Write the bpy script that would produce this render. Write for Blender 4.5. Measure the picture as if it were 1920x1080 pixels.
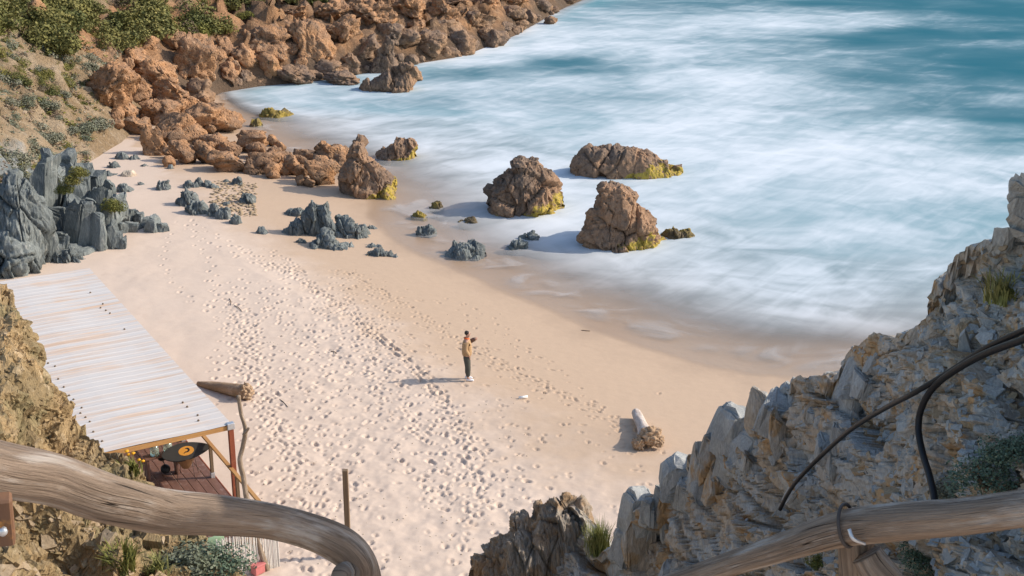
import bpy, bmesh, math, random
import numpy as np
from mathutils import Vector, Matrix

S = bpy.context.scene
COL = S.collection
for o in list(bpy.data.objects):
    bpy.data.objects.remove(o)

# ------------------------------------------------------------------ camera
F_PX = 2513.0                      # focal length in photo pixels (1920 wide)
PITCH = math.radians(18.9)
EYE = np.array((0.0, 0.0, 17.4))
cam_data = bpy.data.cameras.new('camera')
cam_data.sensor_width = 36.0
cam_data.lens = 36.0 * F_PX / 1920.0
cam_data.clip_start = 0.1
cam_data.clip_end = 8000.0
cam = bpy.data.objects.new('camera', cam_data)
COL.objects.link(cam)
cam.location = EYE
cam.rotation_euler = (math.pi / 2 - PITCH, 0, 0)
S.camera = cam
S.render.resolution_x, S.render.resolution_y = 1024, 576

# ------------------------------------------------------------------ light
SUN_DIR = Vector((0.835, 0.115, 0.54)).normalized()      # towards the sun
elev = math.asin(SUN_DIR.z)
world = bpy.data.worlds.new('World')
S.world = world
world.use_nodes = True
wn = world.node_tree.nodes
wl = world.node_tree.links
bg = wn['Background']
sky = wn.new('ShaderNodeTexSky')
sky.sky_type = 'NISHITA'
sky.sun_disc = False
sky.sun_elevation = elev
sky.sun_rotation = math.atan2(SUN_DIR.x, SUN_DIR.y)
sky.air_density = 1.0
sky.dust_density = 1.2
wl.new(sky.outputs[0], bg.inputs[0])
bg.inputs[1].default_value = 0.15
sun_data = bpy.data.lights.new('sun', 'SUN')
sun_data.energy = 3.0
sun_data.angle = math.radians(0.6)
sun_data.color = (1.0, 0.90, 0.77)
sun = bpy.data.objects.new('sun', sun_data)
COL.objects.link(sun)
sun.rotation_euler = SUN_DIR.to_track_quat('Z', 'Y').to_euler()
sun.location = (30, 0, 60)
S.view_settings.view_transform = 'Standard'
S.view_settings.look = 'None'
S.view_settings.gamma = 1.0
S.view_settings.use_curve_mapping = False
S.view_settings.exposure = 0.62

# ------------------------------------------------------------------ maths helpers
RIGHT = np.array((1.0, 0, 0))
FWD = np.array((0, math.cos(PITCH), -math.sin(PITCH)))
UP = np.array((0, math.sin(PITCH), math.cos(PITCH)))

def ray(px, py):
    return FWD + (px - 960.0) / F_PX * RIGHT + (540.0 - py) / F_PX * UP

def at_z(px, py, z):
    d = ray(px, py)
    return EYE + d * ((z - EYE[2]) / d[2])

def at_y(px, py, y):
    d = ray(px, py)
    return EYE + d * (y / d[1])

def scale_at(p):                   # photo pixels per metre at a point
    return F_PX / float(np.dot(np.asarray(p) - EYE, FWD))

_rng = np.random.RandomState(7)
_perm = _rng.permutation(256).astype(np.int64)
_perm = np.concatenate([_perm, _perm, _perm])
_grad = _rng.normal(size=(256, 3))
_grad /= np.linalg.norm(_grad, axis=1)[:, None]

def pnoise(p):
    p = np.asarray(p, dtype=np.float64)
    i = np.floor(p).astype(np.int64)
    f = p - i
    u = f * f * f * (f * (f * 6 - 15) + 10)
    i &= 255
    out = np.zeros(len(p))
    for dx in (0, 1):
        wx = u[:, 0] if dx else 1 - u[:, 0]
        a = _perm[i[:, 0] + dx]
        for dy in (0, 1):
            wy = u[:, 1] if dy else 1 - u[:, 1]
            b = _perm[a + i[:, 1] + dy]
            for dz in (0, 1):
                wz = u[:, 2] if dz else 1 - u[:, 2]
                g = _grad[_perm[b + i[:, 2] + dz]]
                out += wx * wy * wz * (g[:, 0] * (f[:, 0] - dx) + g[:, 1] * (f[:, 1] - dy) + g[:, 2] * (f[:, 2] - dz))
    return out * 1.5

def fbm(p, octaves=4, gain=0.5, lac=2.03):
    p = np.asarray(p, dtype=np.float64)
    a, s = 1.0, 0.0
    for k in range(octaves):
        s = s + a * pnoise(p + 17.3 * k)
        p = p * lac
        a *= gain
    return s

def ridged(p, octaves=4, gain=0.5):
    p = np.asarray(p, dtype=np.float64)
    a, s = 1.0, 0.0
    for k in range(octaves):
        s = s + a * (1 - 2 * np.abs(pnoise(p + 31.7 * k)))
        p = p * 2.07
        a *= gain
    return s

def cells(p):
    """Worley cells: distance to the nearest point, to the border, and a random value per cell."""
    p = np.asarray(p, dtype=np.float64)
    i = np.floor(p).astype(np.int64)
    f1 = np.full(len(p), 9.0); f2 = np.full(len(p), 9.0); cid = np.zeros(len(p))
    for dx in (-1, 0, 1):
        for dy in (-1, 0, 1):
            for dz in (-1, 0, 1):
                c = (i + (dx, dy, dz)) & 255
                h = _perm[_perm[_perm[c[:, 0]] + c[:, 1]] + c[:, 2]]
                j = np.stack([_perm[h + 1], _perm[h + 57], _perm[h + 119]], 1) / 255.0
                d = np.linalg.norm(i + (dx, dy, dz) + j - p, axis=1)
                near = d < f1
                f2 = np.where(near, f1, np.minimum(f2, d))
                cid = np.where(near, _perm[h + 201] / 255.0, cid)
                f1 = np.where(near, d, f1)
    return f1, f2 - f1, cid

def facets(p, tilt=0.6, crack=0.06):
    """Rock broken into blocks: every cell has its own level and its own tilted face. About -0.5..0.5."""
    p = np.asarray(p, dtype=np.float64)
    i = np.floor(p).astype(np.int64)
    f1 = np.full(len(p), 9.0); f2 = np.full(len(p), 9.0); hh = np.zeros(len(p), dtype=np.int64); loc = np.zeros_like(p)
    for dx in (-1, 0, 1):
        for dy in (-1, 0, 1):
            for dz in (-1, 0, 1):
                c = (i + (dx, dy, dz)) & 255
                h = _perm[_perm[_perm[c[:, 0]] + c[:, 1]] + c[:, 2]]
                v = p - (i + (dx, dy, dz) + np.stack([_perm[h + 1], _perm[h + 57], _perm[h + 119]], 1) / 255.0)
                d = np.linalg.norm(v, axis=1)
                near = d < f1
                f2 = np.where(near, f1, np.minimum(f2, d))
                hh = np.where(near, h, hh); loc = np.where(near[:, None], v, loc); f1 = np.where(near, d, f1)
    lev = _perm[hh + 201] / 255.0 - 0.5
    return 0.6 * lev + tilt * (loc * _grad[_perm[hh + 33]]).sum(1) - 0.35 * smooth(crack, 0.0, f2 - f1)

def smooth(a, b, x):
    t = np.clip((x - a) / (b - a), 0, 1)
    return t * t * (3 - 2 * t)

def p3(x, y, z=0.0):
    return np.stack([np.broadcast_to(v, np.shape(x)).ravel() if np.ndim(v) == 0 else np.ravel(v) for v in (x, y, z)], 1).astype(float)

def poly_dist(x, y, pts):
    """Signed distance to a polyline; positive on the left of its direction."""
    x = np.ravel(x); y = np.ravel(y)
    best = np.full(x.shape, 1e9); sign = np.ones(x.shape)
    for (ax, ay), (bx, by) in zip(pts[:-1], pts[1:]):
        dx, dy = bx - ax, by - ay
        L = dx * dx + dy * dy
        t = np.clip(((x - ax) * dx + (y - ay) * dy) / L, 0, 1)
        qx, qy = x - ax - t * dx, y - ay - t * dy
        d = np.hypot(qx, qy)
        c = dx * (y - ay) - dy * (x - ax)
        upd = d < best - 1e-9
        best = np.where(upd, d, best)
        sign = np.where(upd, np.where(c >= 0, 1.0, -1.0), sign)
    return best * sign

# ------------------------------------------------------------------ mesh helpers
def tag(o, label=None, cat=None, group=None, kind=None):
    if label: o['label'] = label
    if cat: o['category'] = cat
    if group: o['group'] = group
    if kind: o['kind'] = kind
    return o

def mesh_np(name, verts, faces, mat=None, smooth_shade=True, uv=None):
    """faces: (n,3) or (n,4) int array"""
    me = bpy.data.meshes.new(name)
    verts = np.asarray(verts, dtype=np.float32)
    faces = np.asarray(faces, dtype=np.int32)
    n, k = faces.shape
    me.vertices.add(len(verts)); me.vertices.foreach_set('co', verts.ravel())
    me.loops.add(n * k); me.loops.foreach_set('vertex_index', faces.ravel())
    me.polygons.add(n)
    me.polygons.foreach_set('loop_start', np.arange(0, n * k, k, dtype=np.int32))
    me.polygons.foreach_set('use_smooth', np.full(n, smooth_shade, dtype=bool))
    if uv is not None:
        l = me.uv_layers.new(name='UVMap')
        l.data.foreach_set('uv', np.asarray(uv, dtype=np.float32)[faces.ravel()].ravel())
    me.update(calc_edges=True)
    if mat: me.materials.append(mat)
    return me

def link(name, me, parent=None, loc=None):
    o = bpy.data.objects.new(name, me)
    COL.objects.link(o)
    if parent is not None: o.parent = parent
    if loc is not None: o.location = loc
    return o

def empty(name, loc, rz=0.0):
    o = bpy.data.objects.new(name, None)
    COL.objects.link(o)
    o.location = loc; o.rotation_euler.z = rz
    o.empty_display_size = 0.2
    return o

def attr(me, name, vals):
    a = me.attributes.new(name, 'FLOAT', 'POINT')
    a.data.foreach_set('value', np.asarray(vals, dtype=np.float32).ravel())

def grid_faces(nu, nv, wrap_v=False):
    """vertex index = i*nv + j"""
    i, j = np.meshgrid(np.arange(nu - 1), np.arange(nv if wrap_v else nv - 1), indexing='ij')
    j2 = (j + 1) % nv
    return np.stack([i * nv + j, (i + 1) * nv + j, (i + 1) * nv + j2, i * nv + j2], -1).reshape(-1, 4)

def bm_mesh(name, bm, mat=None, smooth_shade=False):
    me = bpy.data.meshes.new(name)
    bm.normal_update()
    for f in bm.faces: f.smooth = smooth_shade
    bm.to_mesh(me); bm.free()
    if mat: me.materials.append(mat)
    return me

def box_bm(sx, sy, sz, bevel=0.0, bm=None, mat4=None):
    own = bm is None
    bm = bm or bmesh.new()
    m = Matrix.Diagonal((sx, sy, sz, 1))
    r = bmesh.ops.create_cube(bm, size=1.0, matrix=(mat4 @ m) if mat4 is not None else m)
    if bevel and own:
        bmesh.ops.bevel(bm, geom=bm.edges[:], offset=bevel, segments=1, affect='EDGES')
    return bm

def beam(name, a, b, w, h, mat, parent=None, bevel=0.006, up=(0, 0, 1)):
    """Rectangular bar from a to b in the parent's space (parents here sit at the world origin rotation)."""
    a = Vector(a); b = Vector(b)
    d = b - a
    me = bm_mesh(name, box_bm(w, h, d.length, bevel), mat)
    o = link(name, me, parent)
    z = d.normalized()
    x = Vector(up).cross(z)
    if x.length < 1e-3: x = Vector((1, 0, 0))
    x.normalize(); y = z.cross(x)
    m = Matrix((x, y, z)).transposed().to_4x4()
    m.translation = (a + b) / 2 - (parent.location if parent else Vector())
    if parent: m = Matrix.Rotation(-parent.rotation_euler.z, 4, 'Z') @ m
    o.matrix_local = m
    return o

def spline(pts, n):
    """Catmull-Rom through rows of pts (any columns)"""
    p = np.asarray(pts, float)
    p = np.vstack([2 * p[0] - p[1], p, 2 * p[-1] - p[-2]])
    seg = len(p) - 3
    t = np.linspace(0, seg - 1e-6, n)
    k = t.astype(int); u = (t - k)[:, None]
    a, b, c, d = p[k], p[k + 1], p[k + 2], p[k + 3]
    return 0.5 * (2 * b + (c - a) * u + (2 * a - 5 * b + 4 * c - d) * u ** 2 + (3 * b - a - 3 * c + d) * u ** 3)

def tube_np(path, nseg=16, rough=0.0, freq=3.0, seed=0, caps=True, flat=1.0, long=0.35):
    """path rows: x,y,z,r (dense). returns verts, faces, uv"""
    P = np.asarray(path, float)
    n = len(P)
    T = np.gradient(P[:, :3], axis=0); T /= np.linalg.norm(T, axis=1)[:, None]
    ref = np.array((0, 0, 1.0)) if abs(T[:, 2]).mean() < 0.8 else np.array((1.0, 0, 0))
    A = np.cross(T, ref); A /= np.linalg.norm(A, axis=1)[:, None]
    B = np.cross(A, T)
    ang = np.linspace(0, 2 * math.pi, nseg, endpoint=False)
    L = np.concatenate([[0], np.cumsum(np.linalg.norm(np.diff(P[:, :3], axis=0), axis=1))])
    ca, sa = np.cos(ang)[None, :, None], np.sin(ang)[None, :, None]
    r = np.repeat(P[:, 3:4], nseg, 1)
    if rough:
        q = p3(np.cos(ang)[None, :] * 1.2 + 0 * r, np.sin(ang)[None, :] * 1.2 + 0 * r, (L * freq)[:, None] * long + 0 * r) + seed * 13.7
        g = ridged(q * np.array((1.9, 1.9, 0.5)) + 7, 2)
        r = r * (1 + rough * fbm(q * 1.3, 4).reshape(r.shape) + 0.5 * rough * fbm(q * np.array((.5, .5, 4)) + 3, 2).reshape(r.shape) - (0.06 * smooth(1.18, 1.42, g) * (rough < 0.1)).reshape(r.shape))
    V = P[:, None, :3] + r[:, :, None] * (A[:, None] * ca + B[:, None] * sa * flat)
    uv = np.stack(np.broadcast_arrays(np.abs(np.linspace(-1, 1, nseg, endpoint=False))[None, :] * 0.5, L[:, None]), -1)
    verts = V.reshape(-1, 3); faces = grid_faces(n, nseg, True); uv = uv.reshape(-1, 2)
    if caps:
        c0 = len(verts)
        verts = np.vstack([verts, P[0, :3] - T[0] * P[0, 3] * 0.12, P[-1, :3] + T[-1] * P[-1, 3] * 0.12])
        uv = np.vstack([uv, [0, 0], [0, L[-1]]])
        j = np.arange(nseg); j2 = (j + 1) % nseg
        b = (n - 1) * nseg
        faces = np.vstack([faces, np.stack([j2 * 0 + c0, j, j2, j2], 1), np.stack([j2 * 0 + c0 + 1, b + j2, b + j, b + j], 1)])
    return verts, faces, uv

def tube(name, path, mat, parent=None, nseg=16, n=None, **kw):
    path = np.asarray(path, float)
    if n: path = spline(path, n)
    v, f, uv = tube_np(path, nseg, **kw)
    if parent is not None: v = v - np.array(parent.location)
    # cap triangles were written as degenerate quads: rebuild through bmesh-free triangulation
    quads = f[f[:, 2] != f[:, 3]]; tris = f[f[:, 2] == f[:, 3]][:, :3]
    allt = np.vstack([quads[:, [0, 1, 2]], quads[:, [0, 2, 3]], tris])
    me = mesh_np(name, v, allt, mat, True, uv)
    return link(name, me, parent)

_ico = {}
def ico(sub):
    if sub not in _ico:
        bm = bmesh.new()
        bmesh.ops.create_icosphere(bm, subdivisions=sub, radius=1.0)
        v = np.array([x.co[:] for x in bm.verts]); f = np.array([[q.index for q in t.verts] for t in bm.faces])
        bm.free()
        _ico[sub] = (v, f)
    return _ico[sub]
# ------------------------------------------------------------------ materials
class NT:
    def __init__(self, name):
        self.m = bpy.data.materials.new(name)
        self.m.use_nodes = True
        self.t = self.m.node_tree
        self.n = self.t.nodes; self.l = self.t.links
        self.b = self.n['Principled BSDF']
        self.out = self.n['Material Output']
    def node(self, kind, **kw):
        x = self.n.new('ShaderNode' + kind)
        for k, v in kw.items(): setattr(x, k, v)
        return x
    def put(self, sock, v):
        if hasattr(v, 'is_linked') or isinstance(v, bpy.types.NodeSocket): self.l.new(v, sock)
        else: sock.default_value = v
    def coord(self, which='Object', scale=(1, 1, 1), rot=(0, 0, 0)):
        if which == 'Position': src = self.node('NewGeometry').outputs['Position']
        else: src = self.node('TexCoord').outputs[which]
        mp = self.node('Mapping'); self.l.new(src, mp.inputs[0])
        mp.inputs['Scale'].default_value = scale; mp.inputs['Rotation'].default_value = rot
        return mp.outputs[0]
    def noise(self, vec, scale=1.0, detail=6, rough=0.55, dist=0.0, out='Fac'):
        x = self.node('TexNoise'); self.l.new(vec, x.inputs['Vector'])
        x.inputs['Scale'].default_value = scale; x.inputs['Detail'].default_value = detail
        x.inputs['Roughness'].default_value = rough; x.inputs['Distortion'].default_value = dist
        return x.outputs[out]
    def voro(self, vec, scale=1.0, feature='F1', out='Distance'):
        x = self.node('TexVoronoi', feature=feature); self.l.new(vec, x.inputs['Vector'])
        x.inputs['Scale'].default_value = scale
        return x.outputs[out]
    def ramp(self, fac, stops, interp='LINEAR'):
        x = self.node('ValToRGB'); x.color_ramp.interpolation = interp
        e = x.color_ramp.elements
        while len(e) < len(stops): e.new(0.5)
        for el, (p, c) in zip(e, stops):
            el.position = p
            el.color = (c, c, c, 1) if isinstance(c, (int, float)) else (*c, 1)
        self.l.new(fac, x.inputs[0])
        return x.outputs[0]
    def mix(self, fac, a, b, mode='MIX'):
        x = self.node('Mix', data_type='RGBA', blend_type=mode)
        for s, v in ((x.inputs['Factor'], fac), (x.inputs[6], a), (x.inputs[7], b)):
            if isinstance(v, tuple) and len(v) == 3: v = (*v, 1)
            self.put(s, v)
        return x.outputs[2]
    def math(self, op, a, b=0.0, clamp=False):
        x = self.node('Math', operation=op, use_clamp=clamp)
        self.put(x.inputs[0], a); self.put(x.inputs[1], b)
        return x.outputs[0]
    def rng(self, v, a, b, c=0.0, d=1.0):
        x = self.node('MapRange', interpolation_type='SMOOTHSTEP')
        self.put(x.inputs[0], v)
        for k, q in zip((1, 2, 3, 4), (a, b, c, d)): x.inputs[k].default_value = q
        return x.outputs[0]
    def sep(self, v):
        x = self.node('SeparateXYZ'); self.l.new(v, x.inputs[0]); return x.outputs
    def attr(self, name):
        return self.node('Attribute', attribute_name=name).outputs['Fac']
    def bump(self, h, strength=0.5, dist=0.05, prev=None):
        x = self.node('Bump'); x.inputs['Strength'].default_value = strength; x.inputs['Distance'].default_value = dist
        self.l.new(h, x.inputs['Height'])
        if prev is not None: self.l.new(prev, x.inputs['Normal'])
        return x.outputs[0]
    def done(self, col=None, rough=0.8, normal=None, spec=0.3):
        if col is not None: self.put(self.b.inputs['Base Color'], (*col, 1) if isinstance(col, tuple) else col)
        self.put(self.b.inputs['Roughness'], rough)
        self.b.inputs['Specular IOR Level'].default_value = spec
        if normal is not None: self.l.new(normal, self.b.inputs['Normal'])
        return self.m

def plain(name, col, rough=0.6, spec=0.3, metallic=0.0, var=0.25, scale=6.0):
    t = NT(name)
    v = t.coord('Object')
    n = t.noise(v, scale, 5)
    c = t.mix(n, tuple(x * (1 - var) for x in col), tuple(min(1, x * (1 + var)) for x in col))
    t.b.inputs['Metallic'].default_value = metallic
    return t.done(c, rough, t.bump(t.noise(v, scale * 5, 4), 0.15, 0.01), spec)

def rock_mat(name, a, b, c, scale=1.0, bump=0.7, stretch=(1, 1, 1), rot=(0, 0, 0), pits=0.0, algae=False, dark=None, bdist=0.08, coord='Position', patch=None):
    """a main, b second tone, c pale scuffs"""
    t = NT(name)
    v = t.coord(coord, stretch, rot)
    v0 = t.coord(coord)
    n1 = t.noise(v0, 0.55 * scale, 5, 0.6)
    n2 = t.noise(v, 2.2 * scale, 8, 0.65, 0.3)
    n3 = t.noise(v, 9.0 * scale, 6, 0.7)
    col = t.mix(t.rng(n1, 0.38, 0.62), a, b)
    col = t.mix(t.rng(n2, 0.52, 0.75, 0, 0.75), col, c)
    if patch:
        col = t.mix(t.rng(t.noise(v0, 0.9 * scale, 4, 0.6, 0.5), 0.52, 0.62, 0, 0.9), col, patch)
    fine = t.ramp(n3, [(0.25, 0.62), (0.75, 1.3)])
    col = t.mix(1.0, col, fine, 'MULTIPLY')
    h = t.math('ADD', n2, t.math('MULTIPLY', n3, 0.35))
    if pits:
        p = t.voro(v, 5.0 * scale)
        h = t.math('ADD', h, t.math('MULTIPLY', t.rng(p, 0.0, 0.45), pits))
    if dark is not None:               # dark wave-washed stone up to about a metre over the sea
        z = t.sep(t.coord('Position'))[2]
        zz = t.math('ADD', z, t.math('MULTIPLY', n1, -2.2))
        col = t.mix(t.rng(zz, -1.75, -0.85, 0.85, 0.0), col, dark)
    if algae:
        pos = t.coord('Position'); z = t.sep(pos)[2]
        obx = t.sep(t.coord('Object'))[0]
        lim = t.math('ADD', t.math('MULTIPLY', t.noise(pos, 1.1, 3), 2.0), -1.84)
        lim = t.math('ADD', lim, t.math('MULTIPLY', t.rng(obx, -0.9, 1.3), 0.88))
        k = t.math('SUBTRACT', lim, z)
        mask = t.math('MULTIPLY', t.rng(k, -0.04, 0.10), t.rng(t.noise(pos, 4.5, 4, 0.7), 0.36, 0.52))
        yel = t.mix(t.noise(pos, 3.0, 4), (0.48, 0.335, 0.055), (0.33, 0.26, 0.065))
        col = t.mix(mask, col, yel)
    return t.done(col, 0.9, t.bump(h, bump, bdist), 0.2)

M = {}
M['boulder'] = rock_mat('boulder_stone', (0.43, 0.235, 0.12), (0.31, 0.18, 0.105), (0.54, 0.355, 0.22), 1.0, 1.0, pits=0.5, dark=(0.10, 0.075, 0.055), bdist=0.16, patch=(0.24, 0.155, 0.10))
M['sea_rock'] = rock_mat('sea_rock_stone', (0.33, 0.20, 0.12), (0.17, 0.125, 0.095), (0.42, 0.28, 0.18), 0.8, 1.0, pits=0.7, algae=True, bdist=0.12)
M['reef'] = rock_mat('reef_stone', (0.19, 0.135, 0.10), (0.30, 0.185, 0.11), (0.37, 0.26, 0.175), 0.7, 1.0, pits=0.6, bdist=0.12)
M['algae_rock'] = rock_mat('algae_rock_stone', (0.13, 0.10, 0.06), (0.30, 0.22, 0.05), (0.38, 0.29, 0.07), 1.4, 0.9, pits=0.4)
M['schist'] = rock_mat('blue_schist', (0.19, 0.208, 0.20), (0.125, 0.14, 0.138), (0.40, 0.395, 0.36), 1.1, 0.8, (3.2, 3.2, 0.6), (0.12, 0.2, 0.3), coord='Position')
M['schist_rust'] = rock_mat('rusty_schist', (0.36, 0.31, 0.25), (0.40, 0.255, 0.14), (0.56, 0.49, 0.40), 3.0, 1.0, (4.0, 1.5, 0.5), (0.05, 0.14, 0.2), bdist=0.06)
M['slate'] = rock_mat('slate_cliff', (0.36, 0.365, 0.35), (0.40, 0.33, 0.25), (0.56, 0.53, 0.48), 1.9, 1.0, (3.4, 0.7, 0.8), (0.0, 0.2, 0.1), bdist=0.035, patch=(0.38, 0.24, 0.115))
M['slate_blue'] = rock_mat('slate_block', (0.37, 0.375, 0.36), (0.28, 0.285, 0.275), (0.55, 0.53, 0.48), 2.5, 0.8, (2.6, 2.6, 0.7), (0.1, 0.35, 0.3), bdist=0.02)
M['slate_tan'] = rock_mat('tan_slate', (0.38, 0.28, 0.175), (0.30, 0.23, 0.15), (0.52, 0.43, 0.32), 2.5, 0.8, (2.0, 2.0, 1.0), bdist=0.02)
M['ochre'] = rock_mat('ochre_shale', (0.40, 0.275, 0.14), (0.26, 0.19, 0.10), (0.54, 0.43, 0.29), 2.4, 1.0, (3, 1.2, 1.2), (0.3, 0.4, 0.2), bdist=0.04, patch=(0.25, 0.20, 0.105))
M['tan_stone'] = rock_mat('tan_stone', (0.40, 0.30, 0.20), (0.30, 0.23, 0.16), (0.50, 0.42, 0.32), 1.5)
M['pale_stone'] = rock_mat('pale_stone', (0.60, 0.50, 0.38), (0.48, 0.38, 0.28), (0.68, 0.60, 0.50), 1.5)

def hillside_mat():
    t = NT('hillside_soil')
    p = t.coord('Position')
    g = t.attr('schist'); gr = t.attr('green'); rk = t.attr('rock')
    n1 = t.noise(p, 0.35, 6, 0.6); n2 = t.noise(p, 1.8, 7, 0.7); n3 = t.noise(p, 7, 6, 0.7)
    soil = t.mix(t.rng(n1, 0.4, 0.6), (0.255, 0.18, 0.105), (0.33, 0.25, 0.165))
    soil = t.mix(t.rng(n2, 0.55, 0.7, 0, 0.7), soil, (0.42, 0.35, 0.27))
    grey = t.mix(t.rng(n2, 0.4, 0.62), (0.19, 0.215, 0.215), (0.33, 0.32, 0.29))
    k = t.rng(t.math('ADD', g, t.math('MULTIPLY', t.math('SUBTRACT', n1, 0.5), 1.2)), 0.4, 0.6)
    c = t.mix(k, soil, grey)
    stone = t.mix(t.rng(n1, 0.4, 0.62), (0.34, 0.19, 0.10), (0.20, 0.13, 0.085))
    stone = t.mix(t.rng(n2, 0.5, 0.7, 0, 0.7), stone, (0.45, 0.29, 0.17))
    zz = t.math('ADD', t.sep(p)[2], t.math('MULTIPLY', n1, -2.0))
    stone = t.mix(t.rng(zz, -1.0, 0.8, 0.85, 0.0), stone, (0.10, 0.075, 0.055))
    c = t.mix(t.rng(t.math('ADD', rk, t.math('MULTIPLY', t.math('SUBTRACT', n2, 0.5), 0.9)), 0.4, 0.6), c, stone)
    k2 = t.rng(t.math('ADD', gr, t.math('MULTIPLY', t.math('SUBTRACT', n2, 0.5), 1.6)), 0.45, 0.62)
    c = t.mix(k2, c, t.mix(n3, (0.13, 0.13, 0.05), (0.22, 0.20, 0.095)))
    c = t.mix(1.0, c, t.ramp(n3, [(0.25, 0.65), (0.75, 1.25)]), 'MULTIPLY')
    h = t.math('ADD', n2, t.math('MULTIPLY', n3, 0.4))
    return t.done(c, 0.95, t.bump(h, 1.0, 0.25), 0.1)
M['hillside'] = hillside_mat()

def sand_mat():
    t = NT('sand')
    p = t.coord('Position')
    wet = t.attr('wet'); under = t.attr('gravel')
    n1 = t.noise(p, 0.25, 4, 0.5); n2 = t.noise(p, 2.5, 5, 0.6); n3 = t.noise(p, 60, 3, 0.7)
    dry = t.mix(n1, (0.62, 0.492, 0.392), (0.58, 0.456, 0.358))
    dry = t.mix(t.rng(n2, 0.5, 0.75, 0, 0.35), dry, (0.53, 0.40, 0.305))
    damp = t.mix(n2, (0.52, 0.378, 0.262), (0.48, 0.345, 0.238))
    soak = (0.36, 0.25, 0.165)
    w = t.math('ADD', wet, t.math('MULTIPLY', t.math('SUBTRACT', t.noise(p, 0.6, 5, 0.6), 0.5), 0.35))
    c = t.mix(t.rng(w, 0.25, 0.6), dry, damp)
    c = t.mix(t.rng(w, 0.85, 1.25), c, soak)
    c = t.mix(1.0, c, t.ramp(n3, [(0.3, 0.90), (0.7, 1.08)]), 'MULTIPLY')
    r = t.rng(w, 0.8, 1.3, 0.9, 0.38)
    h = t.math('ADD', t.math('MULTIPLY', t.noise(p, 9, 4, 0.6), 0.5), t.math('MULTIPLY', n3, 0.12))
    return t.done(c, r, t.bump(h, 0.25, 0.03), 0.25)
M['sand'] = sand_mat()

def sea_mat():
    t = NT('sea_water')
    p = t.coord('Position')
    depth = t.attr('depth'); foam = t.attr('foam')
    # long soft streaks of foam lying on the water
    pr = t.coord('Position', (0.8, 1.0, 1.0))
    warp = t.noise(pr, 0.05, 3, 0.5, 0, 'Color')
    vec = t.node('VectorMath', operation='MULTIPLY_ADD')
    t.l.new(warp, vec.inputs[0]); vec.inputs[1].default_value = (9, 9, 0); t.l.new(pr, vec.inputs[2])
    s1 = t.noise(vec.outputs[0], 0.15, 5, 0.52, 0.6)
    s2 = t.noise(vec.outputs[0], 0.55, 4, 0.52, 0.8)
    mp = t.node('Mapping', vector_type='TEXTURE'); t.l.new(t.node('NewGeometry').outputs['Position'], mp.inputs[0])
    mp.inputs['Scale'].default_value = (4.5, 0.9, 1.0); mp.inputs['Rotation'].default_value = (0, 0, math.radians(52))
    s3 = t.noise(mp.outputs[0], 1.0, 5, 0.6, 0.7)
    s = t.math('ADD', t.math('MULTIPLY', s1, 0.42), t.math('ADD', t.math('MULTIPLY', s2, 0.33), t.math('MULTIPLY', s3, 0.25)))
    f = t.math('ADD', t.math('MULTIPLY', t.math('SUBTRACT', s, 0.5), 2.5), foam)
    k = t.rng(f, 0.10, 1.30)
    teal = t.mix(t.rng(depth, 0.8, 4.0), (0.02, 0.20, 0.24), (0.0, 0.105, 0.145))
    shallow = t.mix(t.rng(depth, 0.0, 1.0), (0.36, 0.355, 0.34), (0.27, 0.335, 0.355))
    teal = t.mix(t.rng(t.math('ADD', foam, t.math('MULTIPLY', t.math('SUBTRACT', s1, 0.5), 0.8)), -0.15, 0.85), teal, (0.27, 0.38, 0.42))
    base = t.mix(t.rng(depth, 0.3, 1.6), shallow, teal)
    white = t.mix(t.rng(depth, 0.0, 0.7), (0.55, 0.52, 0.495), (0.66, 0.70, 0.73))
    c = t.mix(k, base, white)
    t.put(t.b.inputs['Base Color'], c)
    t.put(t.b.inputs['Roughness'], t.rng(k, 0.0, 0.8, 0.5, 0.85))
    t.b.inputs['Specular IOR Level'].default_value = 0.06
    t.b.inputs['IOR'].default_value = 1.33
    a = t.math('ADD', depth, t.math('MULTIPLY', t.math('SUBTRACT', s1, 0.5), 0.22))
    al = t.math('MULTIPLY', t.rng(a, 0.0, 0.55), t.rng(k, 0.0, 0.6, 0.86, 1.0))
    al = t.math('MAXIMUM', al, t.math('MULTIPLY', t.rng(a, 0.0, 0.10), t.rng(s2, 0.45, 0.7, 0.1, 0.5)))
    al = t.math('MAXIMUM', al, t.rng(depth, 0.5, 1.1))
    t.put(t.b.inputs['Alpha'], al)
    return t.m
M['sea'] = sea_mat()

def wood_mat(name, a, b, c, grain=1.0, bump=0.7, crack=0.5, rough=0.85):
    """uv: x around, y along (metres)"""
    t = NT(name)
    v = t.coord('UV', (14 * grain, 1.1 * grain, 1))
    v2 = t.coord('UV', (5, 2.2, 1))
    n1 = t.noise(v, 1.6, 8, 0.65, 0.4); n2 = t.noise(v2, 1.3, 5, 0.6); n3 = t.noise(v, 6.0, 5, 0.7)
    col = t.mix(t.rng(n1, 0.35, 0.65), a, b)
    col = t.mix(t.rng(n2, 0.48, 0.68, 0, 0.8), col, c)
    col = t.mix(1.0, col, t.ramp(n3, [(0.25, 0.72), (0.75, 1.2)]), 'MULTIPLY')
    vc = t.coord('UV', (9 * grain, 0.55 * grain, 1))
    cr = t.voro(vc, 1.6, 'DISTANCE_TO_EDGE')
    gate = t.rng(t.noise(v2, 0.9, 3), 0.5, 0.62)
    line = t.math('MULTIPLY', t.rng(cr, 0.0, 0.022, 1.0, 0.0), gate)
    col = t.mix(t.math('MULTIPLY', line, crack), col, (0.035, 0.025, 0.02))
    h = t.math('SUBTRACT', t.math('ADD', n1, t.math('MULTIPLY', n3, 0.4)), t.math('MULTIPLY', line, 1.5))
    return t.done(col, rough, t.bump(h, bump, 0.02), 0.2)
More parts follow.
